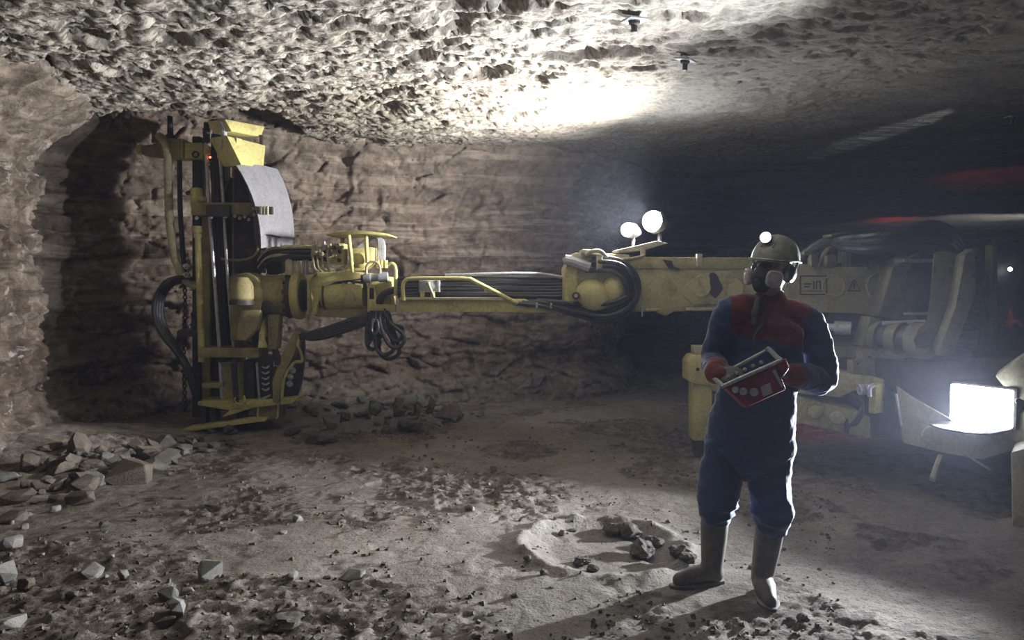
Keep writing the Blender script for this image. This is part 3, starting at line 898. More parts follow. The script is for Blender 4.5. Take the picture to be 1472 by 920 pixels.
pt('clamp_cap', G().prism([(836, 364, YB - .1), (837, 358, YB - .1), (860, 359, YB - .1), (868, 363, YB - .1), (868, 368, YB - .1), (855, 366, YB - .1)], .3, .01), 'cream', boom)
pt('hose_ferrule', G().tube([(812, 373, YB - .05), (825, 376, YB - .06), (848, 384, YB - .07)], .045, 10), 'steel', boom)
pt('bent_pipe', G().tube([(842, 366, YB - .12), (852, 361, YB - .14), (864, 362, YB - .14), (872, 370, YB - .12)], .018, 8), 'cream', boom)
pt('ramp_plate', G().prism([(888, 359, YB + .02), (945, 346, YB + .02), (960, 350, YB + .02), (925, 360, YB + .02), (890, 364, YB + .02)], .45, .008), 'cream', boom, 'pale sloping plate under the boom lamps')
pt('ramp_leg', G().rect(921, 356, 928, 384, YB - .01, .03, .004), 'cream', boom)
pt('top_pipe', G().tube([(868, 368, YB - .03), (895, 372, YB - .03), (920, 369, YB - .02), (926, 366, YB)], .012), 'cream', boom)

# ---- two work lamps on the boom --------------------------------------
LA = P(941, 319, 7.56); LS = P(905, 331, 7.52)
AX = Vector((-1, -.12, .25)).normalized()
def work_lamp(c, ax, r, name, label, mat='glass_lens'):
    g = G(); g.lathe(c + ax * .02, -ax, [(0, r * 1.02), (.02, r * 1.12), (.06, r * 1.1), (.13, r * .7), (.17, r * .35), (.172, .001)], 20)
    o = pt(name, g, 'dark_steel', rig, label)
    g = G(); g.lathe(c + ax * .021, ax, [(0, r), (r * .3, r * .96), (r * .6, r * .80), (r * .82, r * .55), (r * .95, r * .28), (r, .001)], 20)
    pt('lamp_lens', g, mat, o)
    return o
AL = Vector((-.80, -.72, .16)).normalized()                        # the bulging lenses look down the gallery and out
lo = work_lamp(LA, AL, .10, 'work_lamp', 'large glaring work lamp on the boom top')
pt('lamp_bracket', G().tube([LA - AL * .08, P(948, 352, 7.56)], .02), 'dark_steel', lo)
ls = work_lamp(LS, AL, .066, 'work_lamp', 'smaller glaring work lamp left of the large one')
pt('lamp_bracket', G().tube([LS - AL * .06, P(910, 358, 7.52)], .016), 'dark_steel', ls)
lamp_spot('work_lamp_beam', LA + AL * .14, AX, E_BOOM_BIG, 176, .85, .07, NEUTRAL)
lamp_spot('work_lamp_beam', LS + AL * .10, AX, E_BOOM_SMALL, 176, .85, .05, NEUTRAL)

# ---- inner boom ------------------------------------------------------
YI = 7.42
pt('inner_boom', G().prism([(578, 398, 7.75), (700, 394, 7.70), (830, 396, 7.6), (830, 443, 7.6), (700, 441, 7.70), (578, 442, 7.75)], .30, .01), 'dark_steel', rig, 'dark sliding inner boom')
tr = pt('hose_trough', G().prism([(574, 429, YI + .1), (755, 430, YI + .02), (780, 440, YI), (800, 446, YI), (800, 449, YI), (574, 448, YI + .1)], .10, .006), 'yellow', rig, 'yellow hose trough under the inner boom')
pt('trough_lip', G().prism([(574, 427.5, YI + .06), (730, 428, YI + .0), (742, 433, YI), (742, 435, YI), (728, 431, YI), (574, 431, YI + .06)], .16, .003), 'cream', tr)
pt('guard_tube', G().tube([(580, 432, YI + .04), (579, 412, YI + .04), (583, 403, YI + .04), (592, 400.5, YI + .04), (630, 400, YI + .03), (672, 400.5, YI + .02), (682, 404, YI + .02), (738, 433, YI), (742, 436, YI)], .019, 10, 5), 'yellow', rig, 'bent yellow guard tube over the hose trough')
pt('lock_ball', G().ball(P(699, 416.5, YI + .02), .022), 'cream', rig)
jb = pt('junction_box', G().rect(602, 403, 627, 420, YI + .10, .12, .008), 'grey_paint', rig, 'grey electrical junction box with white end')
pt('box_end', G().rect(626, 403, 632, 420, YI + .095, .13, .004), 'grey_paint', jb)
pt('switch_lever', G().tube([(616, 409, YI + .08), (620, 418, YI + .06), (624, 428, YI + .06)], .012), 'cream', jb)
pt('lever_knob', G().ball(P(616, 408, YI + .08), .020), 'cream', jb)
for x in (607, 622): pt('stand', G().rect(x - 3, 419, x + 3, 430, YI + .06, .02, .003), 'yellow', jb)
for i in range(7):
    y = 398 + 4.3 * i
    pt('boom_hose', G().tube([(572, y + 3, 7.66), (640, y - 1 + (i % 3), 7.60), (720, y + (i % 2) * 2, 7.58), (800, y + 2, 7.55), (838, y - 2, 7.5)], .018, 8, 5), 'rubber')
pt('boom_hose', G().tube([(640, 396, 7.55), (700, 394, 7.52), (770, 393.5, 7.5), (812, 399, 7.5)], .016, 8), 'grey_paint', rig, 'pale pipe along the top of the inner boom')

# ---- big hose loop between inner and outer boom ----------------------
for i, (k, dy) in enumerate(((0, 0.0), (9, 0.06), (18, 0.0), (30, 0.07))):
    s = k
    pts = [(742 + s, 436 - i * 1.5, YI + .02), (790, 442 - i * 3, YI - .05), (835, 455 - s * .62, YI - .16 - dy), (872, 462 - s * .85, YI - .22 - dy),
           (902, 450 - s * .8, YI - .26 - dy), (918 - s * .5, 422, YI - .28 - dy), (914 - s * .6, 395 + s * .25, YI - .28 - dy),
           (895 - s * .4, 376 + s * .5, YI - .26 - dy), (866, 371 + s * .6, YI - .24 - dy), (842, 374 + s * .5, YI - .2)]
    pt('loop_hose', G().tube(pts, .021, 10, 7), 'rubber')
for x in (770, 791): pt('hose_band', G().prism([(x, 435, YI - .08), (x + 3, 435, YI - .08), (x + 3, 443, YI - .08), (x, 443, YI - .08)], .10, .003), 'steel')

# ---- drill head: rotary unit and swivel arm --------------------------
YH = 8.0
ru = pt('rotary_unit', G().lathe(P(372, 426, YH + .3), P(446, 424, YH + .3) - P(372, 426, YH + .3), [(0, .20), (.06, .215), (.30, .215), (.33, .20)], 32), 'yellow_dirty', rig, 'fat yellow barrel of the rotary unit')
cA = P(424, 425, YH + .3); dX = (P(446, 424, YH + .3) - P(372, 426, YH + .3)).normalized()
pt('flange', G().lathe(cA, dX, [(0, .24), (.015, .25), (.065, .25), (.08, .24)], 36), 'yellow', ru)
pt('flange_ring', G().lathe(cA - dX * .05, dX, [(0, .232), (.05, .232)], 36), 'dark_steel', ru)
pt('flange_face', G().lathe(cA + dX * .08, dX, [(0, .17), (.03, .165), (.05, .10)], 28), 'dark_steel', ru)
for k in range(14):
    a = 2 * math.pi * k / 14
    c = cA - dX * .055 + (Vector((0, 0, 1)) * math.cos(a) + Vector((0, -1, 0)) * math.sin(a)) * .225
    pt('flange_bolt', G().ring_sweep([c - dX * .02, c + dX * .01], .014, 6), 'dark_steel', ru)
pt('gear_housing', G().prism([(330, 397, YH + .1), (352, 391, YH + .08), (366, 397, YH + .08), (378, 418, YH + .05), (374, 446, YH + .05), (366, 474, YH + .08), (352, 490, YH + .1), (330, 490, YH + .1)], .38, .02), 'yellow_dirty', rig, 'dull yellow gear housing between mast and barrel')
pt('motor', G().lathe(P(348, 432, YH), (0, 0, 1), [(0, .10), (.02, .115), (.14, .115), (.18, .10), (.23, .06), (.24, .001)], 22), 'yellow_dirty')
pt('motor_flange', G().lathe(P(348, 438, YH), (0, 0, 1), [(0, .125), (.045, .125)], 22), 'dark_steel')
pt('funnel_leg', G().prism([(346, 446, YH), (374, 446, YH), (366, 476, YH), (352, 490, YH), (340, 488, YH), (342, 460, YH)], .2, .012), 'yellow_dirty')
pt('strut', G().prism([(384, 452, YH + .12), (401, 452, YH + .12), (398, 502, YH + .12), (386, 502, YH + .12)], .16, .008), 'yellow_dirty')
pt('lit_web', G().prism([(371, 500, 8.02), (372, 480, 8.10), (380, 452, 8.22), (384, 500, 8.18)], (.04, .03, 0), .003), 'yellow')
pt('oil_stain', G().ball(P(384, 442, YH + .09), .07, 12, (1, .35, 1.05)), 'dark_steel', ru, 'black grease patch on the barrel')
arm = pt('swivel_arm', G().prism([(441, 398, YH), (456, 391, YH), (500, 390, YH), (529, 393, YH), (529, 401, YH), (482, 403, YH), (462, 412, YH), (455, 452, YH), (441, 454, YH)], .50, .014), 'yellow', rig, 'yellow cranked arm carrying the drill mast')
pt('arm_motor', G().lathe(P(463, 425, YH + .12), P(530, 424, YH + .1) - P(463, 425, YH + .12), [(0, .11), (.02, .135), (.08, .15), (.30, .15), (.38, .14), (.44, .14)], 26), 'yellow', arm)
pt('motor_ring', G().lathe(P(468, 425, YH + .12), P(530, 424, YH + .1) - P(463, 425, YH + .12), [(0, .158), (.02, .158)], 26), 'dark_steel', arm)
pt('handle', G().tube([(507, 420, YH - .03), (511, 426, YH - .06), (509, 432, YH - .03)], .010), 'cream', arm)
pt('lower_plate', G().prism([(452, 441, YH + .05), (528, 438, YH + .05), (528, 455, YH + .05), (500, 457, YH + .05), (452, 455, YH + .05)], .35, .01), 'yellow_dirty', arm)
for x in (486, 495, 506): pt('bolt', G().rect(x, 405.5, x + 5, 408.5, YH + .02, .05, .002), 'dark_steel', arm)
pt('cover_pipe', G().tube([(441, 458, YH + .03), (448, 440, YH - .02), (447, 405, YH - .02), (456, 392, YH - .01)], .012), 'yellow_dirty', arm)
br = pt('bracket_plate', G().prism([(528, 411, YH - .08), (540, 411, YH - .08), (540, 438, YH - .08), (569, 438, YH - .08), (569, 449, YH - .08), (528, 449, YH - .08)], .06, .006), 'yellow', rig, 'yellow bracket plate with a rectangular window')
pt('window_hole', G().rect(531, 414, 537.5, 430, YH - .082, .02, .001), 'decal_black', br)
pt('hole', G().cyl((553, 445, YH - .085), P(553, 445, YH - .07), .012, 10), 'decal_black', br)
pt('end_block', G().prism([(530, 396, YH), (560, 398, YH), (562, 440, YH), (530, 440, YH)], .35, .012), 'yellow', br)
cy = pt('swing_cylinder', G().lathe(P(523, 400, YH - .1), P(558, 398, YH - .1) - P(523, 400, YH - .1), [(0, .045), (.04, .05), (.07, .05), (.071, .038), (.15, .038), (.151, .05), (.24, .05), (.245, .03)], 18), 'grey_paint', rig, 'short grey cylinder on top of the bracket')
pt('cylinder_end', G().lathe(P(519, 400, YH - .1), (1, 0, 0), [(0, .035), (.03, .035)], 14), 'dark_steel', cy)
pt('guard_loop', G().tube([(558, 381, YH - .1), (563, 379, YH - .1), (568, 384, YH - .1), (569, 400, YH - .1), (569, 425, YH - .1)], .02, 10), 'yellow', rig)
pt('guard_loop', G().tube([(527, 397, YH - .12), (527, 384, YH - .12), (532, 377, YH - .12), (541, 377, YH - .12), (546, 384, YH - .12), (546, 397, YH - .12)], .013, 8), 'cream', rig)

# canopy over the valve bank
cp = pt('guard_roof', G().prism([(468, 336, YH - .1), (510, 331, YH - .15), (530, 332, YH - .15), (558, 336, YH - .12), (558, 338.5, YH - .12), (520, 336, YH - .15), (470, 339, YH - .1)], .62, .006), 'yellow', rig, 'flat yellow guard roof on thin posts')
for x0, y0, x1, y1, Y in ((501, 335, 507, 391, YH - .1), (526, 336, 528, 378, YH - .05), (491, 338, 493, 352, YH + .4), (545, 338, 548, 372, YH + .4)):
    pt('roof_post', G().cyl((x0, y0, Y), (x1, y1, Y), .020, 10), 'yellow', cp)
vb = pt('valve_block', G().rect(477, 350, 494, 380, YH + .05, .2, .006), 'yellow', rig, 'bright yellow valve block under the guard roof')
for i, (x, y) in enumerate(((480, 356), (486, 353), (489, 362), (481, 368), (488, 374), (493, 356))):
    pt('port', G().lathe(P(x, y, YH + .05), (0, -1, 0), [(0, .022), (.03, .022), (.031, .012), (.06, .012)], 8), 'cream' if i % 2 else 'dark_steel', vb)
rb = pt('rotation_motor', G().prism([(505, 356, YH + .02), (535, 355, YH + .02), (535, 376, YH + .02), (522, 388, YH + .02), (495, 390, YH + .02), (505, 372, YH + .02)], .3, .012), 'yellow', rig)
pt('motor_cap', G().lathe(P(518, 374, YH + .03), (0, -1, 0), [(0, .075), (.04, .07), (.06, .045), (.065, .001)], 18), 'yellow', rb)
# fittings and short pipes on the barrel
rq = random.Random(9)
for i in range(26):
    x = 448 + rq.random() * 30; y = 358 + rq.random() * 36; Y = YH + .02 + rq.random() * .3
    d = rq.choice([(0, 0, 1), (0, -1, 0), (1, 0, 0), (-1, 0, 0)])
    pt('fitting', G().lathe(P(x, y, Y), d, [(0, .014), (.03, .014), (.031, .022), (.055, .022), (.056, .014), (.09, .012)], 8), rq.choice(['cream', 'yellow', 'steel', 'cream']))
for i, x in enumerate((449, 455, 462, 470)):
    pt('bent_pipe', G().tube([(x, 352 + i * 3, YH + .1), (x + 1, 370, YH + .04), (x + 4, 386, YH + .03), (x + 14, 389 - i, YH + .05), (x + 22, 386, YH + .08)], .010, 8), 'cream')
for i, x in enumerate((416, 423, 429, 435, 441)):
    pt('riser_pipe', G().tube([(x, 394, YH + .22), (x + .5, 386, YH + .21), (x + (i % 2), 374, YH + .24)], .017 if i else .045, 8), 'cream' if i < 4 else 'grey_paint')
for i in range(6):
    y = 355 + i * 3.4
    pt('bundle_hose', G().tube([(470, y + 2, YH + .25 + .03 * (i % 3)), (440, y, YH + .2 + .05 * (i % 2)), (405, y + 1, YH + .22), (384, y + 6, YH + .28), (372, y + 20, YH + .35)], .022, 8, 5), 'suction' if i in (0, 3) else 'rubber')
pt('grease_pile', G().prism([(376, 368, YH + .35), (404, 366, YH + .35), (404, 392, YH + .35), (384, 396, YH + .35)], .2, .03), 'dark_steel')
for i in range(4):
    pt('pale_hose', G().tube([(512 + i * 3, 360, YH + .25), (526 + i * 2, 346 - i, YH + .28), (540 + i * 1.5, 340 + i, YH + .26), (549 + i * 2.2 - 4, 352, YH + .22), (548 + i * 2.5 - 4, 378, YH + .2)], .021, 8, 6), 'white_hose')
for i in range(3): pt('hose_nut', G().lathe(P(544 + i * 5, 374, YH + .18), (0, 0, -1), [(0, .026), (.08, .026)], 8), 'yellow')
pt('elbow_hose', G().tube([(543, 440, YH - .02), (550, 425, YH - .06), (562, 418, YH - .06), (580, 417, YH - .02), (602, 416, YH + .1)], .038, 10), 'rubber')
pt('elbow_hose', G().tube([(572, 420, YH - .02), (585, 410, YH - .06), (600, 406, YH - .02)], .020, 8), 'rubber')
# hoses slung under the head
for i in range(5):
    pt('slung_hose', G().tube([(432, 482 + i, YH + .12), (446, 487 - i * 2, YH + .05), (470, 484 - i * 3, YH), (500, 474 - i * 3, YH - .02), (528, 464 - i * 2, YH - .03), (548, 452, YH - .02)], .024, 8, 5), 'rubber')
for i, (a, lo, w0, w1, c) in enumerate(((530, 500, 526, 545, 545), (536, 492, 526, 533, 552), (540, 508, 541, 565, 558), (548, 498, 556, 580, 552),
                                         (544, 514, 546, 573, 560), (534, 485, 527, 551, 548), (552, 489, 560, 578, 556), (541, 478, 532, 543, 539))):
    Y = YH - .05 - .045 * (i % 4)
    pt('hanging_hose', G().tube([(a, 447, Y), (a - 2, 462, Y - .02), ((a + w0) / 2 - 1, lo - 18, Y - .03), (w0 + 2, lo - 4, Y - .04), ((w0 + w1) / 2, lo + 2, Y - .05), (w1, lo - 5, Y - .04), (w1 - 1, lo - 18, Y - .02), ((w1 + c) / 2 - 4, 465, Y), (c - 2, 447, Y + .02)], .020, 8, 6), 'rubber')

# ---- the upright drill mast ------------------------------------------
YM = 8.26
mast = pt('drill_mast', G().rect(303, 192, 322, 590, YM + .25, .2, .008), 'dark_steel', rig, 'upright feed beam of the drill mast')
pt('feed_rail', G().rect(276, 196, 288, 600, YM + .22, .16, .008), 'dark_steel', mast)
pt('feed_rail', G().prism([(333, 235, YM + .15), (358, 262, YM + .15), (358, 400, YM + .15), (346, 520, YM + .15), (333, 560, YM + .15)], .16, .008), 'yellow_dirty', mast)
pt('feed_rail', G().rect(290, 300, 302, 592, YM + .20, .12, .006), 'yellow_dirty', mast)
pt('cable_duct', G().rect(322, 260, 333, 590, YM + .28, .12, .006), 'dark_steel', mast)
pt('guide_rod', G().tube([(295, 184, YM - .06), (300, 290, YM - .06), (307, 385, YM - .06), (314, 480, YM - .06), (319, 572, YM - .06)], .018, 10, 3), 'steel', rig, 'long bright steel guide rod on the mast')
pt('guide_rod', G().tube([(314, 200, YM - .05), (321, 290, YM - .05), (326, 380, YM - .05), (334, 480, YM - .05), (342, 580, YM - .05)], .016, 10, 3), 'steel', rig, 'long bright steel guide rod on the mast')
for (x, y) in ((297, 205), (317, 218)):
    pt('rod_socket', G().lathe(P(x, y, YM - .06), (0, 0, 1), [(0, .035), (.14, .035), (.141, .025), (.2, .025)], 14), 'dark_steel')
for (x, y) in ((298, 222), (317, 228)): pt('rod_nut', G().lathe(P(x, y, YM - .06), (0, 0, 1), [(0, .034), (.08, .034)], 8), 'yellow')
pt('feed_cylinder', G().lathe(P(290, 520, YM - .02), P(284, 318, YM - .02) - P(290, 520, YM - .02), [(0, .034), (1.28, .034), (1.281, .045), (1.33, .045), (1.335, .06), (1.40, .06), (1.405, .03)], 16), 'yellow', rig, 'slim yellow feed cylinder')
fc = pt('feed_motor', G().lathe(P(283, 300, YM - .03), (0, 0, 1), [(0, .05), (.03, .062), (.20, .06), (.21, .05), (.22, .001)], 18), 'yellow', rig)
pt('motor_port', G().lathe(P(287, 286, YM - .05), (1, 0, -.2), [(0, .04), (.06, .03), (.07, .02)], 10), 'yellow', fc)
ch = pt('cross_head', G().rect(235, 199, 263, 227, YM + .12, .25, .01), 'yellow', rig, 'yellow cross head at the top of the mast')
pt('head_arm', G().prism([(203, 209, YM + .2), (236, 205, YM + .2), (236, 226, YM + .2), (203, 222, YM + .2)], .16, .01), 'yellow_dirty', ch)
pt('arm_knob', G().lathe(P(205, 215, YM + .25), (-1, 0, 0), [(0, .05), (.03, .055), (.05, .05), (.06, .001)], 14), 'yellow', ch)
pt('head_block', G().rect(265, 205, 291, 228, YM + .10, .25, .01), 'yellow', ch)
pt('rib', G().rect(253, 200, 258, 227, YM + .10, .06, .004), 'yellow', ch)
pt('shackle', G().torus(P(281, 222, YM + .08), (0, 1, 0), .03, .009, 16, 6), 'dark_steel', ch)
pt('vent_pipe', G().lathe(P(245, 200, YM + .25), (0, 0, 1), [(0, .075), (.03, .06), (.05, .032), (.24, .026)], 14), 'dark_steel', ch)
pt('suction_hose', G().tube([(229, 196, YM + .16), (236, 202, YM + .06), (241, 220, YM + .02), (242, 250, YM + .02), (243, 300, YM + .04), (247, 345, YM + .05), (253, 375, YM + .08), (266, 402, YM + .12), (282, 412, YM + .18)], [.042] * 49, 14, 6), 'suction', rig, 'pale ribbed dust suction hose')
for k in range(12):
    pt('hose_band', G().torus(P(241.5 + .08 * k, 222 + 9 * k, YM + .021), (0, 0, 1), .042, .005, 18, 6), 'suction')
# hood at the top right of the mast: broad faces turned to the boom lamps
def hood(name, a, b_, c, d, Yl, Yr, th, mat, par=None, label=None):
    return pt(name, G().prism([(*a, Yl), (*b_, Yr), (*c, Yr), (*d, Yl)], th, .008), mat, par or rig, label)
hd = hood('mast_hood', (326, 195), (382, 209), (379, 241), (347, 237), 7.85, 8.35, (-.22, .12, 0), 'yellow', None, 'bright yellow box hood at the mast top')
hood('hood_lid', (323, 171), (381, 182), (375, 197), (333, 189), 7.85, 8.35, (-.22, .12, 0), 'yellow', hd)
pt('hood_rib', G().prism([(345, 199, 7.98), (348, 200, 8.0), (348, 236, 8.0), (345, 236, 7.98)], (-.02, -.05, 0), .003), 'yellow', hd)
pt('lid_slot', G().prism([(355, 183, 8.112), (358, 182, 8.118), (356, 186, 8.118), (354, 187, 8.112)], (-.01, .01, 0), 0), 'decal_black', hd)
pt('lid_post', G().rect(373, 194, 377, 209, 8.3, .04, .003), 'dark_steel', hd)
pt('hood_cheek', G().prism([(318, 200, 7.9), (326, 196, 7.85), (347, 237, 7.9), (334, 240, 7.95)], (-.02, .25, 0), .005), 'yellow_dirty', hd)
pt('hood_pipe', G().tube([(318, 175, 7.9), (322, 183, 7.9), (322, 205, 7.92), (320, 214, 7.95)], .028, 10), 'grey_paint', hd)
pt('lamp_marker', G().ball(P(302, 226, YM - .08), .012), 'red_lamp', rig, 'tiny glowing red marker lamp on the mast')
# grey rubber sheet bent round the dust chamber
rows = []
for i in range(9):
    t = i / 8
    lx = 338 + 36 * (1 - (1 - t)**2.2); ly = 237 + 120 * t
    rxx = 398 + 24 * (1 - (1 - t)**2.6); ry = 244 + 114 * t
    Yl, Yr = 7.92, 8.55
    row = []
    for j in range(8):
        u = j / 7
        row.append((lx + (rxx - lx) * u, ly + (ry - ly) * u - 3 * math.sin(math.pi * u), Yl + (Yr - Yl) * u - .06 * math.sin(math.pi * u)))
    rows.append(row)
sh = pt('rubber_sheet', G().sheet(rows, .012), 'mat', rig, 'large grey rubber sheet bent round the dust chamber')
pt('sheet_strap', G().tube([(373, 337, 7.93), (388, 338, 8.03), (403, 341, 8.18)], .008, 6), 'dark_steel', sh)
pt('dust_chamber', G().prism([(336, 242, YM + .1), (352, 262, YM + .1), (362, 300, YM + .1), (368, 356, YM + .1), (368, 392, YM + .1), (336, 392, YM + .1)], .35, .01), 'dark_steel', rig)
pt('curved_pipe', G().tube([(318, 372, YM), (345, 374, YM - .02), (365, 368, YM - .02), (372, 354, YM)], .014), 'yellow_dirty')
pt('back_hose', G().tube([(333, 256, YM + .1), (324, 272, YM + .08), (318, 300, YM + .1)], .02), 'rubber')
# upper and lower clamps
uc = pt('upper_clamp', G().rect(274, 291, 374, 309, YM - .14, .30, .008), 'yellow_dirty', rig, 'cross clamp holding the rods halfway up the mast')
pt('clamp_jaw', G().rect(296, 294, 330, 311, YM - .2, .10, .006), 'dark_steel', uc)
for x, y in ((283, 313), (304, 312), (325, 311), (338, 310), (345, 313), (352, 311), (358, 315), (366, 308), (365, 299), (371, 294)):
    pt('clamp_bolt', G().lathe(P(x, y, YM - .15), (.2, -1, -.3), [(0, .018), (.03, .018), (.031, .008), (.045, .008)], 6), 'steel', uc)
bk = pt('sheet_coupling', G().rect(372, 297, 386, 308, 7.88, .08, .006), 'steel', rig, 'metal coupling on the face of the rubber sheet')
for x in (374, 379, 383): pt('coupling_rib', G().rect(x, 296, x + 2, 309, 7.865, .03, .002), 'cream', bk)
pt('coupling_end', G().rect(386, 297, 391, 308, 7.89, .05, .004), 'dark_steel', bk)
lc = pt('lower_clamp', G().rect(284, 500, 372, 514, YM - .15, .32, .008), 'yellow_dirty', rig, 'cross clamp holding the rods near the foot of the mast')
for x in (318, 339): pt('rod_bush', G().lathe(P(x, 520, YM - .06), (0, 0, 1), [(0, .04), (.12, .04)], 14), 'dark_steel', lc)
pt('short_clamp', G().rect(290, 551, 317, 558, YM - .10, .2, .006), 'yellow_dirty')
# foot of the mast
pt('foot_plate', G().prism([(318, 520, YM + .0), (328, 520, YM + .02), (350, 520, YM + .1), (352, 580, YM + .1), (336, 586, YM + .02), (318, 584, YM)], .06, .006), 'yellow', rig, 'bright yellow plates at the mast foot')
pt('foot_panel', G().rect(351, 518, 366, 580, YM - .02, .12, .006), 'dark_steel')
pt('foot_rod', G().tube([(336, 522, YM - .1), (340, 578, YM - .1)], .03, 10), 'rubber')
pt('foot_ring', G().torus(P(345, 574, YM - .12), (0, 1, 0), .05, .012, 18, 6, .7), 'yellow')
bp = pt('base_beam', G().prism([(284, 577, YM - .1), (330, 576, YM - .1), (425, 572, YM - .1), (428, 577, YM - .1), (392, 583, YM - .1), (330, 590, YM - .1), (284, 583, YM - .1)], .45, .008), 'yellow', rig, 'yellow base beam at the foot of the mast')
pt('base_lip', G().prism([(330, 590, YM - .12), (358, 588, YM - .12), (330, 597, YM - .12), (318, 600, YM - .12)], .3, .004), 'yellow', bp)
pt('base_box', G().prism([(368, 583, YM - .04), (402, 580, YM - .04), (401, 603, YM - .04), (368, 606, YM - .04)], .3, .008), 'yellow_dirty', bp)
pt('base_bar', G().prism([(262, 617, YM - .2), (345, 604, YM - .2), (380, 602, YM - .2), (380, 606, YM - .2), (345, 610, YM - .2), (264, 622, YM - .2)], .25, .006), 'yellow', bp, 'yellow bar lying along the rubble')
for x0, x1 in ((288, 296), (303, 311), (340, 352)): pt('foot_leg', G().rect(x0, 584, x1, 616, YM, .12, .006), 'dark_steel', bp)
pt('foot_hook', G().tube([(371, 586, YM - .08), (371, 600, YM - .1), (377, 603, YM - .1)], .010), 'cream', bp)
pt('foot_hook', G().tube([(400, 582, YM - .08), (399, 598, YM - .1), (397, 602, YM - .1)], .010), 'cream', bp)
# control block and sloping arm right of the mast foot
cb = pt('control_block', G().prism([(367, 520, YM - .06), (372, 512, YM - .06), (394, 512, YM - .06), (394, 566, YM - .06), (371, 575, YM - .06)], .25, .008), 'dark_steel', rig, 'dark valve block with pale edges')
pt('block_edge', G().prism([(367, 522, YM - .08), (370, 520, YM - .08), (374, 572, YM - .08), (371, 576, YM - .08)], .03, .003), 'grey_paint', cb)
pt('block_edge', G().prism([(372, 573, YM - .08), (388, 567, YM - .08), (388, 570, YM - .08), (372, 577, YM - .08)], .03, .003), 'grey_paint', cb)
for i in range(5): pt('valve_spool', G().tube([(377, 527 + i * 8, YM - .09), (382, 529 + i * 8, YM - .12), (387, 526 + i * 8, YM - .10)], .010, 6), 'steel', cb)
pt('coupling', G().rect(393, 518, 403, 527, YM - .12, .07, .006), 'steel', cb)
for i in range(4):
    pt('control_hose', G().tube([(362 + i, 486 + i * 4, YM - .08), (372 + i * 2, 480 + i * 3, YM - .1), (384 + i * 3, 490 + i * 2, YM - .12), (394 + i * 2, 508, YM - .12), (396 + i * 2, 530, YM - .1), (390 + i * 2, 560, YM - .06)], .016, 8, 5), 'rubber')
sa = pt('sloping_arm', G().prism([(424, 472, YM - .12), (434, 477, YM - .12), (424, 506, YM - .12), (406, 540, YM - .12), (402, 578, YM - .12), (392, 578, YM - .12), (391, 548, YM - .12), (404, 512, YM - .12)], .2, .008), 'yellow_dirty', rig, 'sloping yellow arm beside the dark guard plate')
pt('arm_edge', G().tube([(433, 479, YM - .13), (428, 495, YM - .14), (432, 505, YM - .12), (434, 519, YM - .12), (424, 521, YM - .13), (413, 535, YM - .13), (407, 552, YM - .13), (405, 576, YM - .12)], .016, 8, 4), 'yellow', sa)
pt('arm_toe', G().prism([(404, 578, YM - .14), (428, 572, YM - .14), (420, 580, YM - .14), (404, 582, YM - .14)], .3, .004), 'yellow', sa)
for x, y in ((420, 532), (417, 541), (416, 551)):
    pt('arm_valve', G().lathe(P(x, y, YM - .1), (.4, -1, 0), [(0, .032), (.05, .032), (.051, .018), (.09, .018)], 12), 'grey_paint', sa)
gp = pt('guard_plate', G().prism([(434, 480, YM + .05), (438, 488, YM + .08), (438, 515, YM + .1), (435, 545, YM + .1), (428, 572, YM + .1), (404, 572, YM + .0), (404, 520, YM + .0), (420, 492, YM)], .02, .003), 'dark_steel', rig, 'dark curved guard plate with pale rim')
pt('plate_rim', G().tube([(434, 480, YM + .07), (438.5, 500, YM + .1), (437, 530, YM + .11), (432, 558, YM + .11), (428, 573, YM + .1), (433, 580, YM + .12), (443, 580, YM + .14), (450, 572, YM + .16)], .009, 6), 'grey_paint', gp)
# black hoses looping out to the left of the mast, chain, clamp
for i in range(4):
    o = i * 3.5
    pt('side_hose', G().tube([(276, 402 + o * .3, YM + .15), (262, 399 + o * .5, YM + .08 + .02 * i), (240 + o * .6, 405 + o * .5, YM + .02 * i), (224 + o, 428, YM + .02 * i), (222 + o, 455, YM + .02 * i), (232 + o, 480, YM + .03 * i), (252 + o * .6, 505, YM + .03 * i), (268 + o * .5, 532, YM + .05), (279 + o * .3, 566, YM + .08)], .026, 8, 6), 'rubber')
g = G()
for k in range(40):
    p = P(265 + math.sin(k * .2), 398 + 4.9 * k, YM + .22)
    g.torus(p, (1, 0, 0) if k % 2 else (0, 1, 0), .019, .009, 10, 5)
pt('hoist_chain', g, 'dark_steel', rig, 'dark link chain hanging beside the mast', 'stuff')
pt('side_post', G().tube([(258, 228, YM + .3), (259, 300, YM + .3), (262, 350, YM + .28), (265, 398, YM + .24)], .028, 8), 'dark_steel')
pt('chain_clamp', G().prism([(254, 476, YM - .02), (258, 473, YM - .02), (290, 474, YM - .02), (290, 483, YM - .02), (258, 485, YM - .02), (254, 482, YM - .02)], .08, .008), 'dark_steel')
for y in (384, 396): pt('side_fitting', G().lathe(P(271, y, YM + .05), (-.3, -1, .2), [(0, .03), (.04, .03), (.041, .018), (.07, .018)], 10), 'steel')
for i in range(3): pt('mast_hose', G().tube([(308 + 5 * i, 240, YM + .2), (309 + 5 * i, 330, YM + .15), (312 + 5 * i, 420, YM + .14), (316 + 5 * i, 500, YM + .15)], .020, 8, 4), 'rubber')

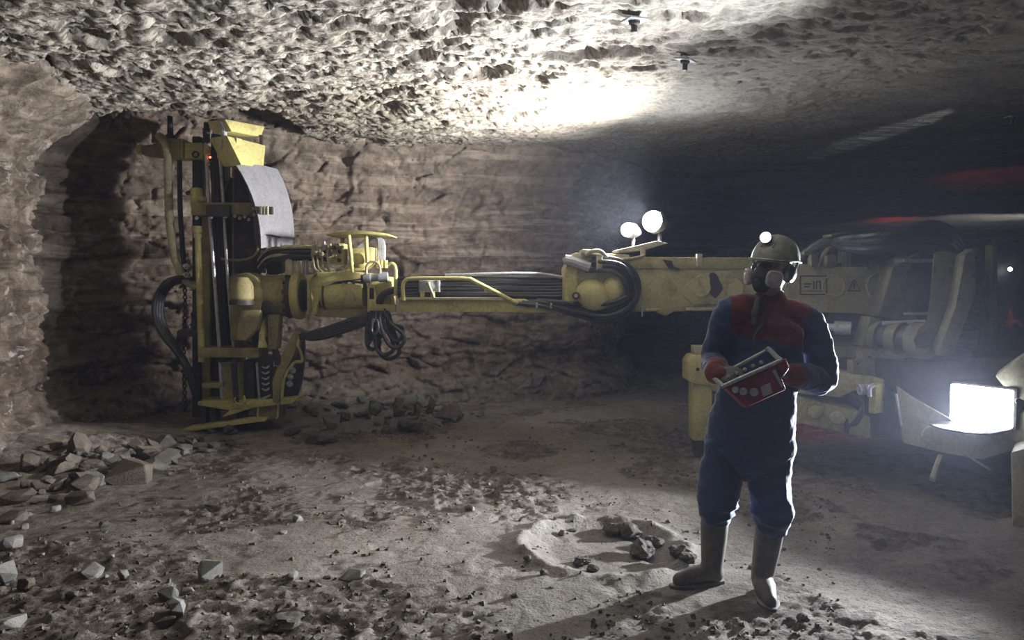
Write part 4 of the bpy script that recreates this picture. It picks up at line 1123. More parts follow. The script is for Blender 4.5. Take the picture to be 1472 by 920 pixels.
# ---- knuckle and carrier front ---------------------------------------
pt('boom_knuckle', G().prism([(1284, 384, 6.95), (1322, 364, 6.95), (1322, 372, 6.95), (1308, 376, 6.95), (1308, 448, 6.95), (1322, 460, 6.95), (1322, 466, 6.95), (1262, 455, 6.95)], .5, .012), 'yellow_grimy_shaded', rig, 'heavy knuckle at the root of the boom')
pt('knuckle_core', G().rect(1304, 366, 1345, 462, 7.05, .35, .01), 'dark_steel')
pt('knuckle_pin', G().lathe(P(1308, 414, 7.0), (-.5, -1, 0), [(0, .17), (.06, .17), (.07, .15), (.10, .06)], 22), 'dark_steel')
pt('knuckle_shelf', G().rect(1300, 372, 1345, 377, 6.92, .2, .004), 'grey_paint')
pt('knuckle_shelf', G().rect(1300, 449, 1345, 453, 6.92, .2, .004), 'grey_paint')
sl = pt('slew_frame', G().prism([(1342, 364, 6.3), (1360, 360, 6.3), (1392, 372, 6.3), (1386, 420, 6.3), (1364, 470, 6.3), (1340, 508, 6.3), (1316, 508, 6.3), (1334, 470, 6.3)], (.40, .7, 0), .015), 'yellow_grimy_shaded', rig, 'curved slew frame behind the boom root')
pt('slew_rib', G().prism([(1386, 366, 6.15), (1402, 356, 6.15), (1404, 420, 6.15), (1372, 505, 6.15), (1352, 512, 6.15), (1350, 500, 6.15), (1376, 440, 6.15)], .12, .01), 'yellow_grimy_shaded', sl)
pt('slew_hinge', G().lathe(P(1408, 388, 6.85), (0, -1, 0), [(0, .12), (.06, .12), (.07, .10), (.09, .04)], 24), 'dark_steel', sl)
# hoses over the boom root
for i in range(8):
    yo = i * 2.6; Y = 6.75 + .06 * (i % 3)
    pt('root_hose', G().tube([(1150, 372 - yo * .2, YB + .1), (1185, 352 - yo * .3, YB), (1215, 343 + yo * .8, YB - .1), (1260, 338 + yo * 1.2, Y), (1310, 326 + yo * 1.3, Y), (1345, 322 + yo * 1.4, Y), (1372 - yo * .5, 334 + yo, Y), (1388 - yo * .6, 362, Y - .05), (1396 - yo, 400, Y)], .032, 8, 5), 'rubber')
bt = pt('hose_bridge', G().rect(1216, 333, 1224, 386, YB + .05, .1, .006), 'yellow_grimy_shaded', rig, 'yellow bridge bracket carrying hoses')
pt('bridge_top', G().prism([(1194, 337, YB + .03), (1220, 332, YB + .03), (1220, 336, YB + .03), (1196, 341, YB + .03)], .2, .005), 'yellow_grimy_shaded', bt)
pt('bridge_pipe', G().tube([(1176, 384, YB), (1184, 366, YB - .02), (1196, 354, YB - .02), (1215, 351, YB), (1245, 352, YB + .05)], .02), 'yellow_grimy_shaded', bt)
pt('bridge_beam', G().rect(1156, 361, 1198, 367, YB + .02, .2, .006), 'yellow_grimy_shaded', bt)
pt('root_cylinder', G().lathe(P(1182, 375, YB), (1, 0, 0), [(0, .05), (.02, .065), (.10, .065), (.12, .05)], 16), 'yellow_grimy_shaded', bt)
pt('root_block', G().rect(1222, 358, 1290, 378, YB + .1, .3, .01), 'dark_steel', bt)
pt('root_block', G().rect(1166, 366, 1176, 384, YB - .02, .1, .006), 'yellow_grimy_shaded', bt)
pt('root_lug', G().rect(1250, 374, 1260, 386, YB - .02, .12, .006), 'yellow_grimy_shaded', bt)
# cab side at the right edge
cab = pt('cab_side', G().prism([(1402, 346, 6.61), (1480, 348, 6.61), (1480, 520, 6.61), (1404, 520, 6.61), (1412, 420, 6.61)], (.75, 1.2, 0), .02), 'dark_steel', rig, 'dark carrier body at the right edge')
pt('cab_roof_rail', G().tube([(1428, 352, 6.55), (1432, 344, 6.55), (1446, 341, 6.55), (1480, 344, 6.55)], .02), 'dark_steel', cab)
pt('cab_post', G().rect(1426, 352, 1434, 500, 6.5, .1, .006), 'yellow_grimy_shaded', cab)
pt('dash_lamp', G().ball(P(1452, 387, 6.54), .017), 'glass_lens_small', cab, 'small white indicator lamp')
rd = pt('red_handle', G().lathe(P(1452, 470, 6.50), (0, 0, 1), [(0, .035), (.06, .035), (.065, .02), (.12, .02), (.13, .014), (.155, .012), (.16, .001)], 12), 'orange_red', cab, 'orange-red isolator handle')
pt('handle_arm', G().tube([(1452, 466, 6.48), (1460, 461, 6.47), (1468, 468, 6.50)], .016), 'orange_red', cab)
# machinery under the boom
un = pt('lift_cylinder', G().lathe(P(1140, 468, 7.1), P(1220, 472, 6.9) - P(1140, 468, 7.1), [(0, .035), (.34, .035), (.341, .06), (.48, .06)], 16), 'steel', rig, 'bright lift cylinder under the boom')
pt('under_block', G().rect(1160, 448, 1245, 470, 7.25, .35, .01), 'dark_steel')
pt('side_plate', G().prism([(1252, 455, 6.75), (1266, 459, 6.75), (1254, 500, 6.75), (1238, 498, 6.75)], .2, .008), 'yellow_grimy_shaded')
rl = pt('winch_drum', G().lathe(P(1258, 484, 6.8), P(1330, 490, 6.35) - P(1258, 484, 6.8), [(0, .10), (.02, .13), (.10, .14), (.101, .11), (.20, .11), (.201, .14), (.30, .14), (.301, .11), (.40, .11), (.401, .15), (.52, .15), (.54, .10)], 24), 'yellow_grimy_shaded', rig, 'ribbed drum under the boom root')
for t0 in (.11, .31):
    a_, d_ = P(1258, 484, 6.8), (P(1330, 490, 6.35) - P(1258, 484, 6.8)).normalized()
    pt('drum_groove', G().lathe(a_ + d_ * t0, d_, [(0, .116), (.08, .116)], 24), 'dark_steel', rl)
pt('drum_bar', G().tube([(1268, 465, 6.6), (1330, 463, 6.5)], .02, 8, smooth=False), 'grey_paint', rl)
pt('drum_hub', G().cyl(P(1322, 490, 6.32), P(1326, 490, 6.25), .06, 16), 'dark_steel', rl)
pt('chassis_deck', G().prism([(1150, 498, 6.9), (1290, 503, 6.5), (1400, 500, 6.3), (1400, 512, 6.3), (1290, 516, 6.5), (1150, 512, 6.9)], .9, .01), 'yellow_grimy_shaded', rig, 'deck of the carrier front')
pt('chassis_core', G().prism([(1160, 506, 7.0), (1300, 510, 6.5), (1300, 620, 6.5), (1225, 610, 6.8), (1160, 590, 7.0)], .8, .01), 'dark_steel')
st = pt('stepped_bracket', G().prism([(1226, 518, 6.4), (1240, 518, 6.4), (1240, 506, 6.4), (1258, 508, 6.4), (1258, 545, 6.4), (1226, 545, 6.4)], .12, .006), 'yellow_grimy_shaded', rig)
bolts(st, [(1234, 523, 6.4), (1250, 514, 6.4)], .012)
yb = pt('side_box', G().prism([(1150, 535, 6.5), (1240, 540, 6.3), (1272, 545, 6.2), (1272, 551, 6.2), (1225, 560, 6.3), (1210, 572, 6.35), (1150, 566, 6.5)], .5, .012), 'yellow_dimmed', rig, 'yellow box between boom and outrigger beam')
pt('box_face', G().prism([(1259, 553, 6.12), (1272, 551, 6.18), (1270, 593, 6.18), (1258, 595, 6.12)], (-.03, .05, 0), .004), 'yellow', yb)
pt('box_hook', G().tube([(1250, 570, 6.1), (1250, 558, 6.1), (1256, 553, 6.1)], .018), 'steel', yb)
for i in range(4): pt('box_spring', G().torus(P(1236 + 4 * i, 560, 6.15), (1, 0, 0), .035, .010, 14, 6), 'steel', yb)
for i in range(3): pt('box_hose', G().tube([(1222, 565 + 3 * i, 6.15), (1240, 580 + 4 * i, 6.1), (1232, 600 + 4 * i, 6.1), (1222, 612, 6.15)], .014), 'rubber', yb)
# outrigger beam and jack
ob = pt('outrigger_beam', G().prism([(1020, 520, 7.05), (1140, 569, 6.55), (1228, 588, 6.25), (1252, 600, 6.2), (1252, 632, 6.2), (1140, 606, 6.55), (1020, 560, 7.05)], (.05, .35, 0), .012), 'yellow_dimmed', rig, 'sloping yellow outrigger beam')
for x, y, Y in ((1172, 593, 6.43), (1203, 601, 6.32)):
    c = P(x, y, Y - .015); pt('bolt_cap', G().lathe(c, (-.3, -1, 0), [(-.02, .055), (.012, .055), (.02, .045), (.021, .001)], 22), 'yellow_dimmed', ob)
pt('oil_stain', G().prism([(1214, 610, 6.27), (1218, 602, 6.27), (1222, 612, 6.27), (1220, 624, 6.27), (1213, 622, 6.27)], .01, 0), 'decal_black', ob)
JX = 7.05
jk = pt('outrigger_jack', G().rect(997, 550, 1024, 634, JX, .22, .012), 'yellow', rig, 'upright yellow outrigger jack behind the man')
pt('jack_cap', G().prism([(990, 520, JX - .03), (996, 512, JX - .03), (1006, 510, JX - .03), (1030, 510, JX - .03), (1030, 556, JX - .03), (1000, 552, JX - .03), (990, 548, JX - .03)], .28, .012), 'yellow', jk)
pt('cap_lug', G().rect(1000, 498, 1030, 512, JX, .2, .008), 'cream', jk)
pt('cap_hole', G().cyl(P(1003, 531, JX - .035), P(1003, 531, JX - .01), .016, 12), 'decal_black', jk)
pt('cap_tooth', G().rect(994, 550, 997, 557, JX - .02, .04, .002), 'cream', jk)
pt('jack_foot', G().prism([(999, 634, JX + .03), (1022, 636, JX + .03), (1022, 662, JX + .03), (1001, 660, JX + .03)], .16, .01), 'dark_steel', jk)
# front plate, lamp and right edge
pt('gear_post', G().prism([(1262, 575, 6.47), (1285, 560, 6.36), (1292, 628, 6.36), (1264, 630, 6.47)], .4, .01), 'dark_steel')
fp = pt('front_plate', G().prism([(1290, 556, 6.07), (1330, 585, 5.90), (1372, 606, 5.73), (1402, 616, 5.62), (1440, 606, 5.50), (1485, 586, 5.39), (1485, 640, 5.39), (1412, 661, 5.62), (1360, 652, 5.79), (1298, 637, 6.07)], (.04, .10, 0), .012), 'cream', rig, 'pale front plate below the carrier lamp')
pt('plate_boss', G().lathe(P(1340, 625, 5.85), (-.3, -1, 0), [(-.03, .075), (.012, .075), (.02, .065), (.021, .001)], 24), 'cream', fp)
pt('plate_edge', G().tube([(1288, 566, 6.02), (1293, 595, 6.02), (1296, 612, 6.02)], .010, 6, smooth=False), 'steel', fp)
pt('bottom_rod', G().tube([(1392, 655, 5.56), (1424, 676, 5.50)], .010, 6, smooth=False), 'steel', fp, 'thin bright rod under the front plate')
pt('bottom_lever', G().tube([(1352, 656, 5.79), (1346, 672, 5.73), (1340, 690, 5.67)], .022, 8), 'cream', fp)
pt('front_body', G().prism([(1292, 520, 6.53), (1420, 512, 6.13), (1485, 515, 5.90), (1485, 600, 5.90), (1400, 625, 6.07), (1300, 618, 6.47)], (.52, .9, 0), .02), 'dark_steel', rig)
LB = P(1410, 583, 5.60); AB = Vector((-1, -.62, -.03)).normalized()
side = Vector((0, 0, 1)).cross(AB).normalized(); up = AB.cross(side).normalized()
def lamp_box(c, ax, w, h, d, bev):
    R = Matrix((ax.cross(Vector((0, 0, 1))).normalized(), ax, Vector((0, 0, 1)))).transposed()
    g = G(); g.block(c, (w, d, h), R, bev); return g
pc = pt('front_lamp', lamp_box(LB - AB * .10, AB, .46, .30, .16, .02), 'dark_steel', rig, 'rectangular glaring floodlight on the carrier front')
pt('lamp_lens', lamp_box(LB, AB, .42, .265, .05, .012), 'glass_lens_front', pc)
LBS = LB + AB * .06 + Vector((0, 0, -.06))
fan = [LBS + Vector((math.cos(a), math.sin(a), 0)) * .29 + Vector((0, 0, -.078)) for a in [math.radians(130 + 14 * k) for k in range(10)]]
pt('beam_cutoff_lip', G().prism(fan + [LB - AB * .05 + Vector((.10, -.18, -.138)), LB - AB * .05 + Vector((-.02, .2, -.138))], (0, 0, -.014), .003), 'dark_steel', pc, 'added ledge cutting off the low part of the floodlight beam')  # lip added to keep the beam off the floor close to the lamp
lamp_spot('front_lamp_beam', LBS, (-.85, -.40, .18), E_FRONT, 98, .4, .035)
pt('lamp_hood', G().prism([(1430, 540, 5.56), (1472, 510, 5.39), (1490, 505, 5.39), (1490, 580, 5.36), (1455, 572, 5.45)], (.17, .25, 0), .015), 'cream', rig, 'pale sheet hood right of the floodlight')
pt('hood_bolt', G().lathe(P(1463, 576, 5.36), (-.2, -1, 0), [(0, .02), (.02, .02), (.021, .001)], 10), 'dark_steel')
pt('step_box', G().prism([(1453, 650, 5.16), (1490, 640, 5.11), (1490, 790, 5.11), (1455, 775, 5.16)], (.36, .5, 0), .012), 'cream', rig, 'pale step box at the right edge')
pt('step_foot', G().prism([(1460, 776, 5.24), (1490, 782, 5.20), (1490, 828, 5.20), (1466, 822, 5.24)], (.22, .3, 0), .01), 'rubber')
# ------------------------------------------------------------------ the man with the remote control
def loft(g, pts, radii, seg=16, n=4):
    """tapered limb through joint points; radii are numbers or (across, fore-aft)"""
    q = [V3(p) for p in pts]
    path = spline(q, n)
    m = len(q) - 1
    rad = []
    for i in range(len(path)):
        t = i / n; k = min(int(t), m - 1); u = t - k
        a, b_ = radii[k], radii[k + 1]
        a = a if isinstance(a, tuple) else (a, a); b_ = b_ if isinstance(b_, tuple) else (b_, b_)
        rad.append((a[0] + (b_[0] - a[0]) * u, a[1] + (b_[1] - a[1]) * u))
    # round the ends
    d0 = (path[0] - path[1]).normalized(); d1 = (path[-1] - path[-2]).normalized()
    e0, e1 = min(rad[0]), min(rad[-1])
    pre = [path[0] + d0 * e0 * k for k in (.95, .8, .45)]; pr = [(rad[0][0] * k, rad[0][1] * k) for k in (.25, .6, .88)]
    post = [path[-1] + d1 * e1 * k for k in (.45, .8, .95)]; po = [(rad[-1][0] * k, rad[-1][1] * k) for k in (.88, .6, .25)]
    g.ring_sweep(pre + path + post, pr + rad + po, seg, up=LAT)
    return g

FACE_YAW = math.radians(22)                                       # chest turned a little to the camera's left
LAT = Vector((math.cos(math.radians(12)), -math.sin(math.radians(12)), 0))   # across the shoulders
FWD = Vector((-math.sin(math.radians(12)), -math.cos(math.radians(12)), 0))

SHR, SHL = P(1050, 450, 4.07), P(1160, 466, 4.16)                 # his right and left shoulder joints
ELR, ELL = P(1029, 517, 4.12), P(1178, 545, 4.14)
WRR, WRL = P(1030, 539, 3.85), P(1133, 538, 3.88)
HIPR, HIPL = P(1047, 640, 4.10), P(1108, 640, 4.08)
KNR, KNL = P(1036, 715, 4.10), P(1107, 715, 4.03)
ANR, ANL = P(1028, 815, 4.14), P(1097, 826, 4.04)
NECK = P(1106, 440, 4.12); PELV = (HIPR + HIPL) / 2
HEADC = P(1111, 387, 4.08)

# hands: frame d = towards the knuckles, n = out of the palm, s = towards the thumb
def hand_shapes(g, w, d, n, k, curl, thumb, fat):
    d = d.normalized(); n = (n - d * n.dot(d)).normalized(); s = d.cross(n) * thumb
    def tubeq(pts, r0, r1):
        m = len(pts) - 1
        loft(g, pts, [r0 + (r1 - r0) * i / m for i in range(m + 1)], 10, 3)
    for off, ln in ((.031, .071), (.0105, .080), (-.0105, .075), (-.031, .058)):
        b0 = w + s * off * .55 * k
        b1 = w + d * .088 * k + s * off * k - d * abs(off - .0105) * .25 * k
        tubeq([b0, b0 * .4 + b1 * .6, b1], .016 * fat, .0135 * fat)
        q, a, pts = b1, 0.0, [b1]
        for j, fr in enumerate((.46, .31, .23)):
            a += curl[j]
            q = q + (d * math.cos(a) + n * math.sin(a)) * ln * fr * k
            pts.append(q)
        tubeq(pts, .0108 * fat, .0085 * fat)
    t0 = w + d * .018 * k + s * .024 * k
    t1 = t0 + (d * .62 + s * .62 + n * .35).normalized() * .040 * k
    t2 = t1 + (d * .85 + s * .18 + n * .50).normalized() * .032 * k
    t3 = t2 + (d * .90 - s * .05 + n * .45).normalized() * .026 * k
    tubeq([t0, t1, t2, t3], .0155 * fat, .0105 * fat)
    return g

HR = dict(d=P(1064, 539, 3.77) - WRR, n=Vector((.15, .75, -.65)), thumb=1, curl=(.75, .8, .5))
HL = dict(d=P(1096, 527, 3.80) - WRL, n=Vector((-.1, .45, -.9)), thumb=-1, curl=(.55, .7, .5))

# --- head frame
HY = math.radians(43)
HF = Vector((-math.sin(HY), -math.cos(HY), 0.10)).normalized()
HS = Vector((math.cos(HY), -math.sin(HY), -0.10)).normalized()       # his left, camera right
HS = (HS - HF * HS.dot(HF)).normalized()
HU = HS.cross(HF).normalized()
if HU.z < 0: HU = -HU
def H(s, f, u): return HEADC + HS * s + HF * f + HU * u

def head_shapes(g):
    bm = g.bm
    prof = [(-.135, .030, .030, .030), (-.120, .048, .058, .036), (-.095, .060, .078, .020), (-.06, .068, .086, .008), (-.02, .073, .092, .004), (.02, .077, .094, .0),
            (.06, .076, .092, -.004), (.095, .066, .080, -.006), (.12, .045, .055, -.008), (.133, .015, .02, -.008)]
    rings = []
    for u, rs, rf, sh in prof:
        rings.append([bm.verts.new(H(rs * math.cos(a), sh + rf * math.sin(a), u)) for a in [2 * math.pi * k / 20 for k in range(20)]])
    for r0, r1 in zip(rings[:-1], rings[1:]):
        for k in range(20): bm.faces.new((r0[k], r0[(k + 1) % 20], r1[(k + 1) % 20], r1[k]))
    bm.faces.new(rings[0][::-1]); bm.faces.new(rings[-1])
    loft(g, [H(0, .090, .030), H(0, .106, .0), H(0, .112, -.022)], [.010, .013, .016], 10)      # nose
    for q in (-1, 1):
        loft(g, [H(.010 * q, .092, .036), H(.036 * q, .084, .036), H(.058 * q, .060, .028)], [.009, .011, .008], 8)   # brow
        loft(g, [H(.035 * q, .078, -.018), H(.055 * q, .058, -.02)], [.018, .016], 8)                # cheekbone
        loft(g, [H(.078 * q, .0, .022), H(.083 * q, -.006, .0), H(.078 * q, .002, -.026)], [.014, .016, .010], 8)   # ear
    loft(g, [H(-.022, .082, -.066), H(0, .092, -.062), H(.022, .082, -.066)], [.008, .010, .008], 8)  # lips
    loft(g, [H(-.02, .074, -.105), H(.02, .074, -.105)], [.020, .020], 8)                             # chin
    return g

# --- one continuous body
g = G()
loft(g, [PELV + Vector((0, 0, -.06)), PELV + Vector((0, 0, .10)), PELV.lerp(NECK, .5), PELV.lerp(NECK, .80), NECK + Vector((0, .01, -.05))],
     [(.15, .11), (.15, .11), (.145, .105), (.175, .11), (.09, .075)], 20)
loft(g, [NECK + Vector((0, .02, -.08)), NECK.lerp(HEADC, .55) + Vector((0, .01, 0)), HEADC + Vector((0, .01, -.04))], [.062, .056, .055], 14)
for sh, el, wr in ((SHR, ELR, WRR), (SHL, ELL, WRL)):
    loft(g, [sh.lerp(NECK, .45), sh, sh.lerp(el, .5), el, el.lerp(wr, .45), wr], [.06, .056, .048, .040, .042, .028], 14)
for hp, kn, an in ((HIPR, KNR, ANR), (HIPL, KNL, ANL)):
    loft(g, [hp + Vector((0, 0, .05)), hp.lerp(kn, .5), kn, kn.lerp(an, .4), an], [.085, .075, .055, .040, .028], 14)
hand_shapes(g, WRR, HR['d'], HR['n'], 1.0, HR['curl'], HR['thumb'], .85)
hand_shapes(g, WRL, HL['d'], HL['n'], 1.0, HL['curl'], HL['thumb'], .85)
head_shapes(g)
M['skin'] = worn('skin', (0.42, 0.27, 0.20), (0.28, 0.20, 0.16), 0.35, 20, 0.5, 0, 0.05)
bm = remeshed(g, .006, 3)
me = bpy.data.meshes.new('person'); ORG = Vector((1.22, 4.05, 0.0))
bmesh.ops.translate(bm, verts=bm.verts, vec=-ORG)
for f in bm.faces: f.smooth = True
bm.to_mesh(me); bm.free()
man = link('person', me, M['skin']); man.location = ORG
tag(man, 'man in blue and red work suit, helmet and respirator holding a remote control', 'person')

def cloth(name, g, voxel, it, fn, mat, label=None, parent=None):
    bm = remeshed(g, voxel, it)
    if fn: displace(bm, fn)
    bmesh.ops.smooth_vert(bm, verts=bm.verts, factor=0.35, use_axis_x=True, use_axis_y=True, use_axis_z=True)
    o = FromBM(bm).build(name, mat, parent or man, 180)
    if label: o['label'] = label
    return o

def cloth_mat(name, col, dirt, fine=220.0):
    m = worn(name, col, dirt, 0.35, 9.0, 0.85, 0, 0.25, fine)
    bs = m.node_tree.nodes['Principled BSDF']; bs.inputs['Sheen Weight'].default_value = 0.5; bs.inputs['Sheen Roughness'].default_value = 0.35
    return m
M['blue_cloth'] = cloth_mat('blue_cloth', (0.048, 0.076, 0.19), (0.05, 0.065, 0.12))
M['red_cloth'] = cloth_mat('red_cloth', (0.18, 0.030, 0.032), (0.11, 0.033, 0.03))
M['boot'] = worn('muddy_boot_rubber', (0.11, 0.105, 0.085), (0.22, 0.195, 0.16), 0.7, 10, 0.45)
M['helmet'] = worn('worn_white_helmet', (0.30, 0.30, 0.25), (0.17, 0.165, 0.13), 0.5, 14, 0.4)
M['mask_rubber'] = worn('grey_mask_rubber', (0.05, 0.06, 0.065), (0.09, 0.09, 0.09), 0.4, 16, 0.5)
M['filter'] = worn('pale_filter', (0.62, 0.58, 0.58), (0.42, 0.40, 0.40), 0.4, 18, 0.5)
M['glove_grey'] = worn('grey_glove', (0.20, 0.19, 0.17), (0.10, 0.095, 0.085), 0.5, 25, 0.8)
M['muff'] = worn('dark_ear_cup', (0.07, 0.08, 0.085), (0.03, 0.03, 0.03), 0.4, 12, 0.35)

def folds(x, y, z):
    return 0.007 * fbm(x, y, z * 1.9, 9, 3) + 0.006 * (0.4 - np.abs(fbm(x, y, z * 1.3 - .4 * x, 15, 2))) + 0.012 * (0.45 - np.abs(fbm(x * .7, y * .7, z * 1.4 + .5 * x, 5.5, 2)))

# --- jacket: body, sleeves, collar
g = G()
hem = P(1078, 640, 4.09)
loft(g, [hem + Vector((0, 0, -.02)), P(1082, 605, 4.09), P(1090, 560, 4.10), P(1098, 510, 4.11), P(1101, 470, 4.12), NECK + Vector((0, .01, -.035))],
     [(.226, .162), (.212, .155), (.192, .150), (.190, .150), (.185, .140), (.11, .09)], 28)
loft(g, [NECK + Vector((0, .015, -.04)), NECK + Vector((0, .012, .035))], [(.082, .078), (.080, .076)], 18)
loft(g, [SHR.lerp(NECK, .5), SHR, SHR.lerp(ELR, .5) + LAT * -.012, ELR + LAT * -.01, ELR.lerp(WRR, .55), WRR - (WRR - ELR) * .34], [.080, .078, .070, .066, .060, .056], 18)
loft(g, [SHL.lerp(NECK, .5), SHL, SHL.lerp(ELL, .5) + LAT * .03, ELL + LAT * .012, ELL.lerp(WRL, .45), WRL - (WRL - ELL) * .22], [.085, .084, .076, .075, .066, .052], 18)
bm = remeshed(g, .009, 3)
displace(bm, folds)
bmesh.ops.smooth_vert(bm, verts=bm.verts, factor=0.3, use_axis_x=True, use_axis_y=True, use_axis_z=True)
bm.normal_update()
def px_of(p):
    q = p - Vector((0, 0, CAM_H)); f = q.y * COSP - q.z * SINP; u = q.y * SINP + q.z * COSP
    return 736 + q.x / f * FPX, 460 - u / f * FPX
zy0, zy1 = P(1050, 480, 3.95).z, P(1140, 500, 3.95).z
slope = (zy1 - zy0) / .34
q0 = NECK + LAT * -.20; q0.z = zy0
zt = min(SHR.z, SHL.z) + .045
for pc_, pn_ in ((q0, Vector((0, 0, 1)) - LAT * slope), (NECK + LAT * -.200 + Vector((0, 0, zy0 - NECK.z)), LAT - Vector((0, 0, .04))),
                 (NECK + LAT * .180 + Vector((0, 0, zy1 - NECK.z)), LAT + Vector((0, 0, .05))), (Vector((0, 0, zt)), Vector((0, 0, 1))),
                 (NECK + LAT * -.20, LAT), (NECK + LAT * .21, LAT)):
    bmesh.ops.bisect_plane(bm, geom=bm.verts[:] + bm.edges[:] + bm.faces[:], plane_co=pc_, plane_no=pn_.normalized(), dist=1e-5)
def is_yoke(p):
    a = (p - NECK).dot(LAT)                                       # along the shoulders from the neck
    line = zy0 + (zy1 - zy0) * ((a + .20) / .34)
    edge_r = -.200 + .04 * (p.z - zy0)
    edge_l = .180 - .05 * (p.z - zy1)
    top = p.z > min(SHR.z, SHL.z) + .045 and -.20 < a < .21
    return (p.z > line and edge_r < a < edge_l) or top
yk = [f for f in bm.faces if is_yoke(f.calc_center_median())]
geo = bmesh.ops.duplicate(bm, geom=yk)
dup = [e for e in geo['geom'] if isinstance(e, bmesh.types.BMFace)]
b2 = bmesh.new(); vm = {}
for f in dup:
    for v in f.verts:
        if v not in vm: vm[v] = b2.verts.new(v.co)
    b2.faces.new([vm[v] for v in f.verts])
bmesh.ops.delete(bm, geom=dup, context='FACES')
bmesh.ops.delete(bm, geom=[f for f in yk if f.is_valid], context='FACES')
jacket = FromBM(bm).build('jacket', 'blue_cloth', man, 180)
yoke = FromBM(b2).build('yoke', 'red_cloth', jacket, 180); yoke['label'] = 'dark red yoke across chest and shoulders'
# front zip placket, pocket flap
bmz = G()
bmz.tube([NECK + FWD * .105 + Vector((-.01, 0, -.05)), P(1086, 480, 3.935), P(1084, 505, 3.93)], .007, 8)
o = bmz.build('zip_flap', 'muff', jacket)
o = G().tube([P(1091, 430, 3.98), P(1087, 446, 3.95), P(1084, 468, 3.94)], [.018] * 6 + [.022] * 3 + [.016] * 4, 10).build('neck_strap', 'mask_rubber', man); o['label'] = 'dark strap hanging at the collar'

# --- trousers, bagged over the boot tops
def tfolds(x, y, z):
    low = ss(.75, .45, z)
    return 0.007 * fbm(x, y, z * 1.5, 9, 3) + 0.006 * (0.4 - np.abs(fbm(x, y, z * 1.4, 15, 2))) + (0.014 + .020 * low) * (0.5 - np.abs(fbm(x * .7, y * .7, z * (1.3 + low), 6.0, 2)))
g = G()
loft(g, [PELV + Vector((0, 0, .12)), PELV + Vector((0, 0, .02)), PELV + Vector((0, 0, -.04))], [(.175, .13), (.185, .14), (.17, .13)], 22)
loft(g, [P(1046, 636, 4.10), P(1038, 680, 4.10), P(1033, 715, 4.09), P(1031, 733, 4.09)], [(.105, .110), (.108, .112), (.098, .104), (.082, .090)], 20)
loft(g, [P(1108, 638, 4.08), P(1104, 690, 4.05), P(1109, 730, 4.02), P(1109, 750, 4.02)], [(.105, .110), (.108, .112), (.096, .104), (.080, .088)], 20)
cloth('trousers', g, .009, 3, tfolds, 'blue_cloth', 'dark blue work trousers bagged over the boot tops')

# --- rubber boots
def boot(name, top, ankle, heel, ball, toe, label):
    g = G()
    loft(g, [top, top.lerp(ankle, .5), ankle, heel + Vector((0, 0, .055))], [(.074, .080), (.069, .076), (.056, .066), (.050, .055)], 20)
    loft(g, [heel + Vector((0, 0, .055)), heel.lerp(ball, .5) + Vector((0, 0, .062)), ball + Vector((0, 0, .046)), toe + Vector((0, 0, .036))],
         [(.050, .050), (.056, .046), (.044, .052), (.030, .040)], 18)
    bm = remeshed(g, .008, 4)
    for v in bm.verts: v.co.z = max(v.co.z, heel.z + .014)
    o = FromBM(bm).build(name, 'boot', man, 60); o['label'] = label
    # sole: a flat slab following the foot
    d = (toe - heel); d.z = 0; d.normalize(); s = Vector((-d.y, d.x, 0))
    L = (toe - heel).length
    out = []
    for t, w in ((-.045, .030), (-.055, 0), (-.045, -.030), (.05, -.047), (L * .45, -.046), (L * .72, -.056), (L * .95, -.046), (L + .045, -.018), (L + .05, 0.0), (L + .045, .018), (L * .95, .046), (L * .72, .056), (L * .45, .046), (.05, .047)):
        out.append(heel + d * t + s * w + Vector((0, 0, -.006)))
    G().prism(out, (0, 0, .026), .004).build('sole', 'boot', o)
    g = G(); loft(g, [top + Vector((0, 0, .015)), top - Vector((0, 0, .02))], [(.078, .084), (.076, .082)], 20)
    return o
hz = fz(1.05, 4.15)
hr = at_floor(1032, 846); hr = Vector((hr.x, 4.16, fz(hr.x, 4.16)))
boot('boot', P(1029, 728, 4.12), P(1024, 812, 4.15), hr, Vector((hr.x - .13, 4.13, hr.z)), Vector((hr.x - .205, 4.10, hr.z)), 'boot seen from the side, toe to the left')
hl = Vector((P(1095, 850, 4.03).x, 4.03, 0)); hl.z = fz(hl.x, hl.y)
boot('boot', P(1110, 742, 4.03), P(1096, 826, 4.03), hl, Vector((hl.x - .012, 3.90, hl.z)), Vector((hl.x - .02, 3.825, hl.z)), 'boot seen from the front with lit toe')

# --- gloves with red cuffs
for wr, el, h, lb in ((WRR, ELR, HR, 'grey glove gripping the end of the remote control'), (WRL, ELL, HL, 'glove resting on the remote control')):
    g = hand_shapes(G(), wr, h['d'], h['n'], 1.0, h['curl'], h['thumb'], 1.12)
    bm = remeshed(g, .0042, 2)
    gl = FromBM(bm).build('glove', 'glove_grey', man, 180); gl['label'] = lb
    back = (el - wr).normalized()
    g = G(); loft(g, [wr + back * .115, wr + back * .04, wr + h['d'].normalized() * .022], [.062, .058, (.044, .038)], 18)
    cu = cloth('cuff', g, .006, 2, lambda x, y, z: 0.004 * fbm(x, y, z, 22, 2), 'red_cloth', None, gl)
    cu['label'] = 'red gauntlet cuff'

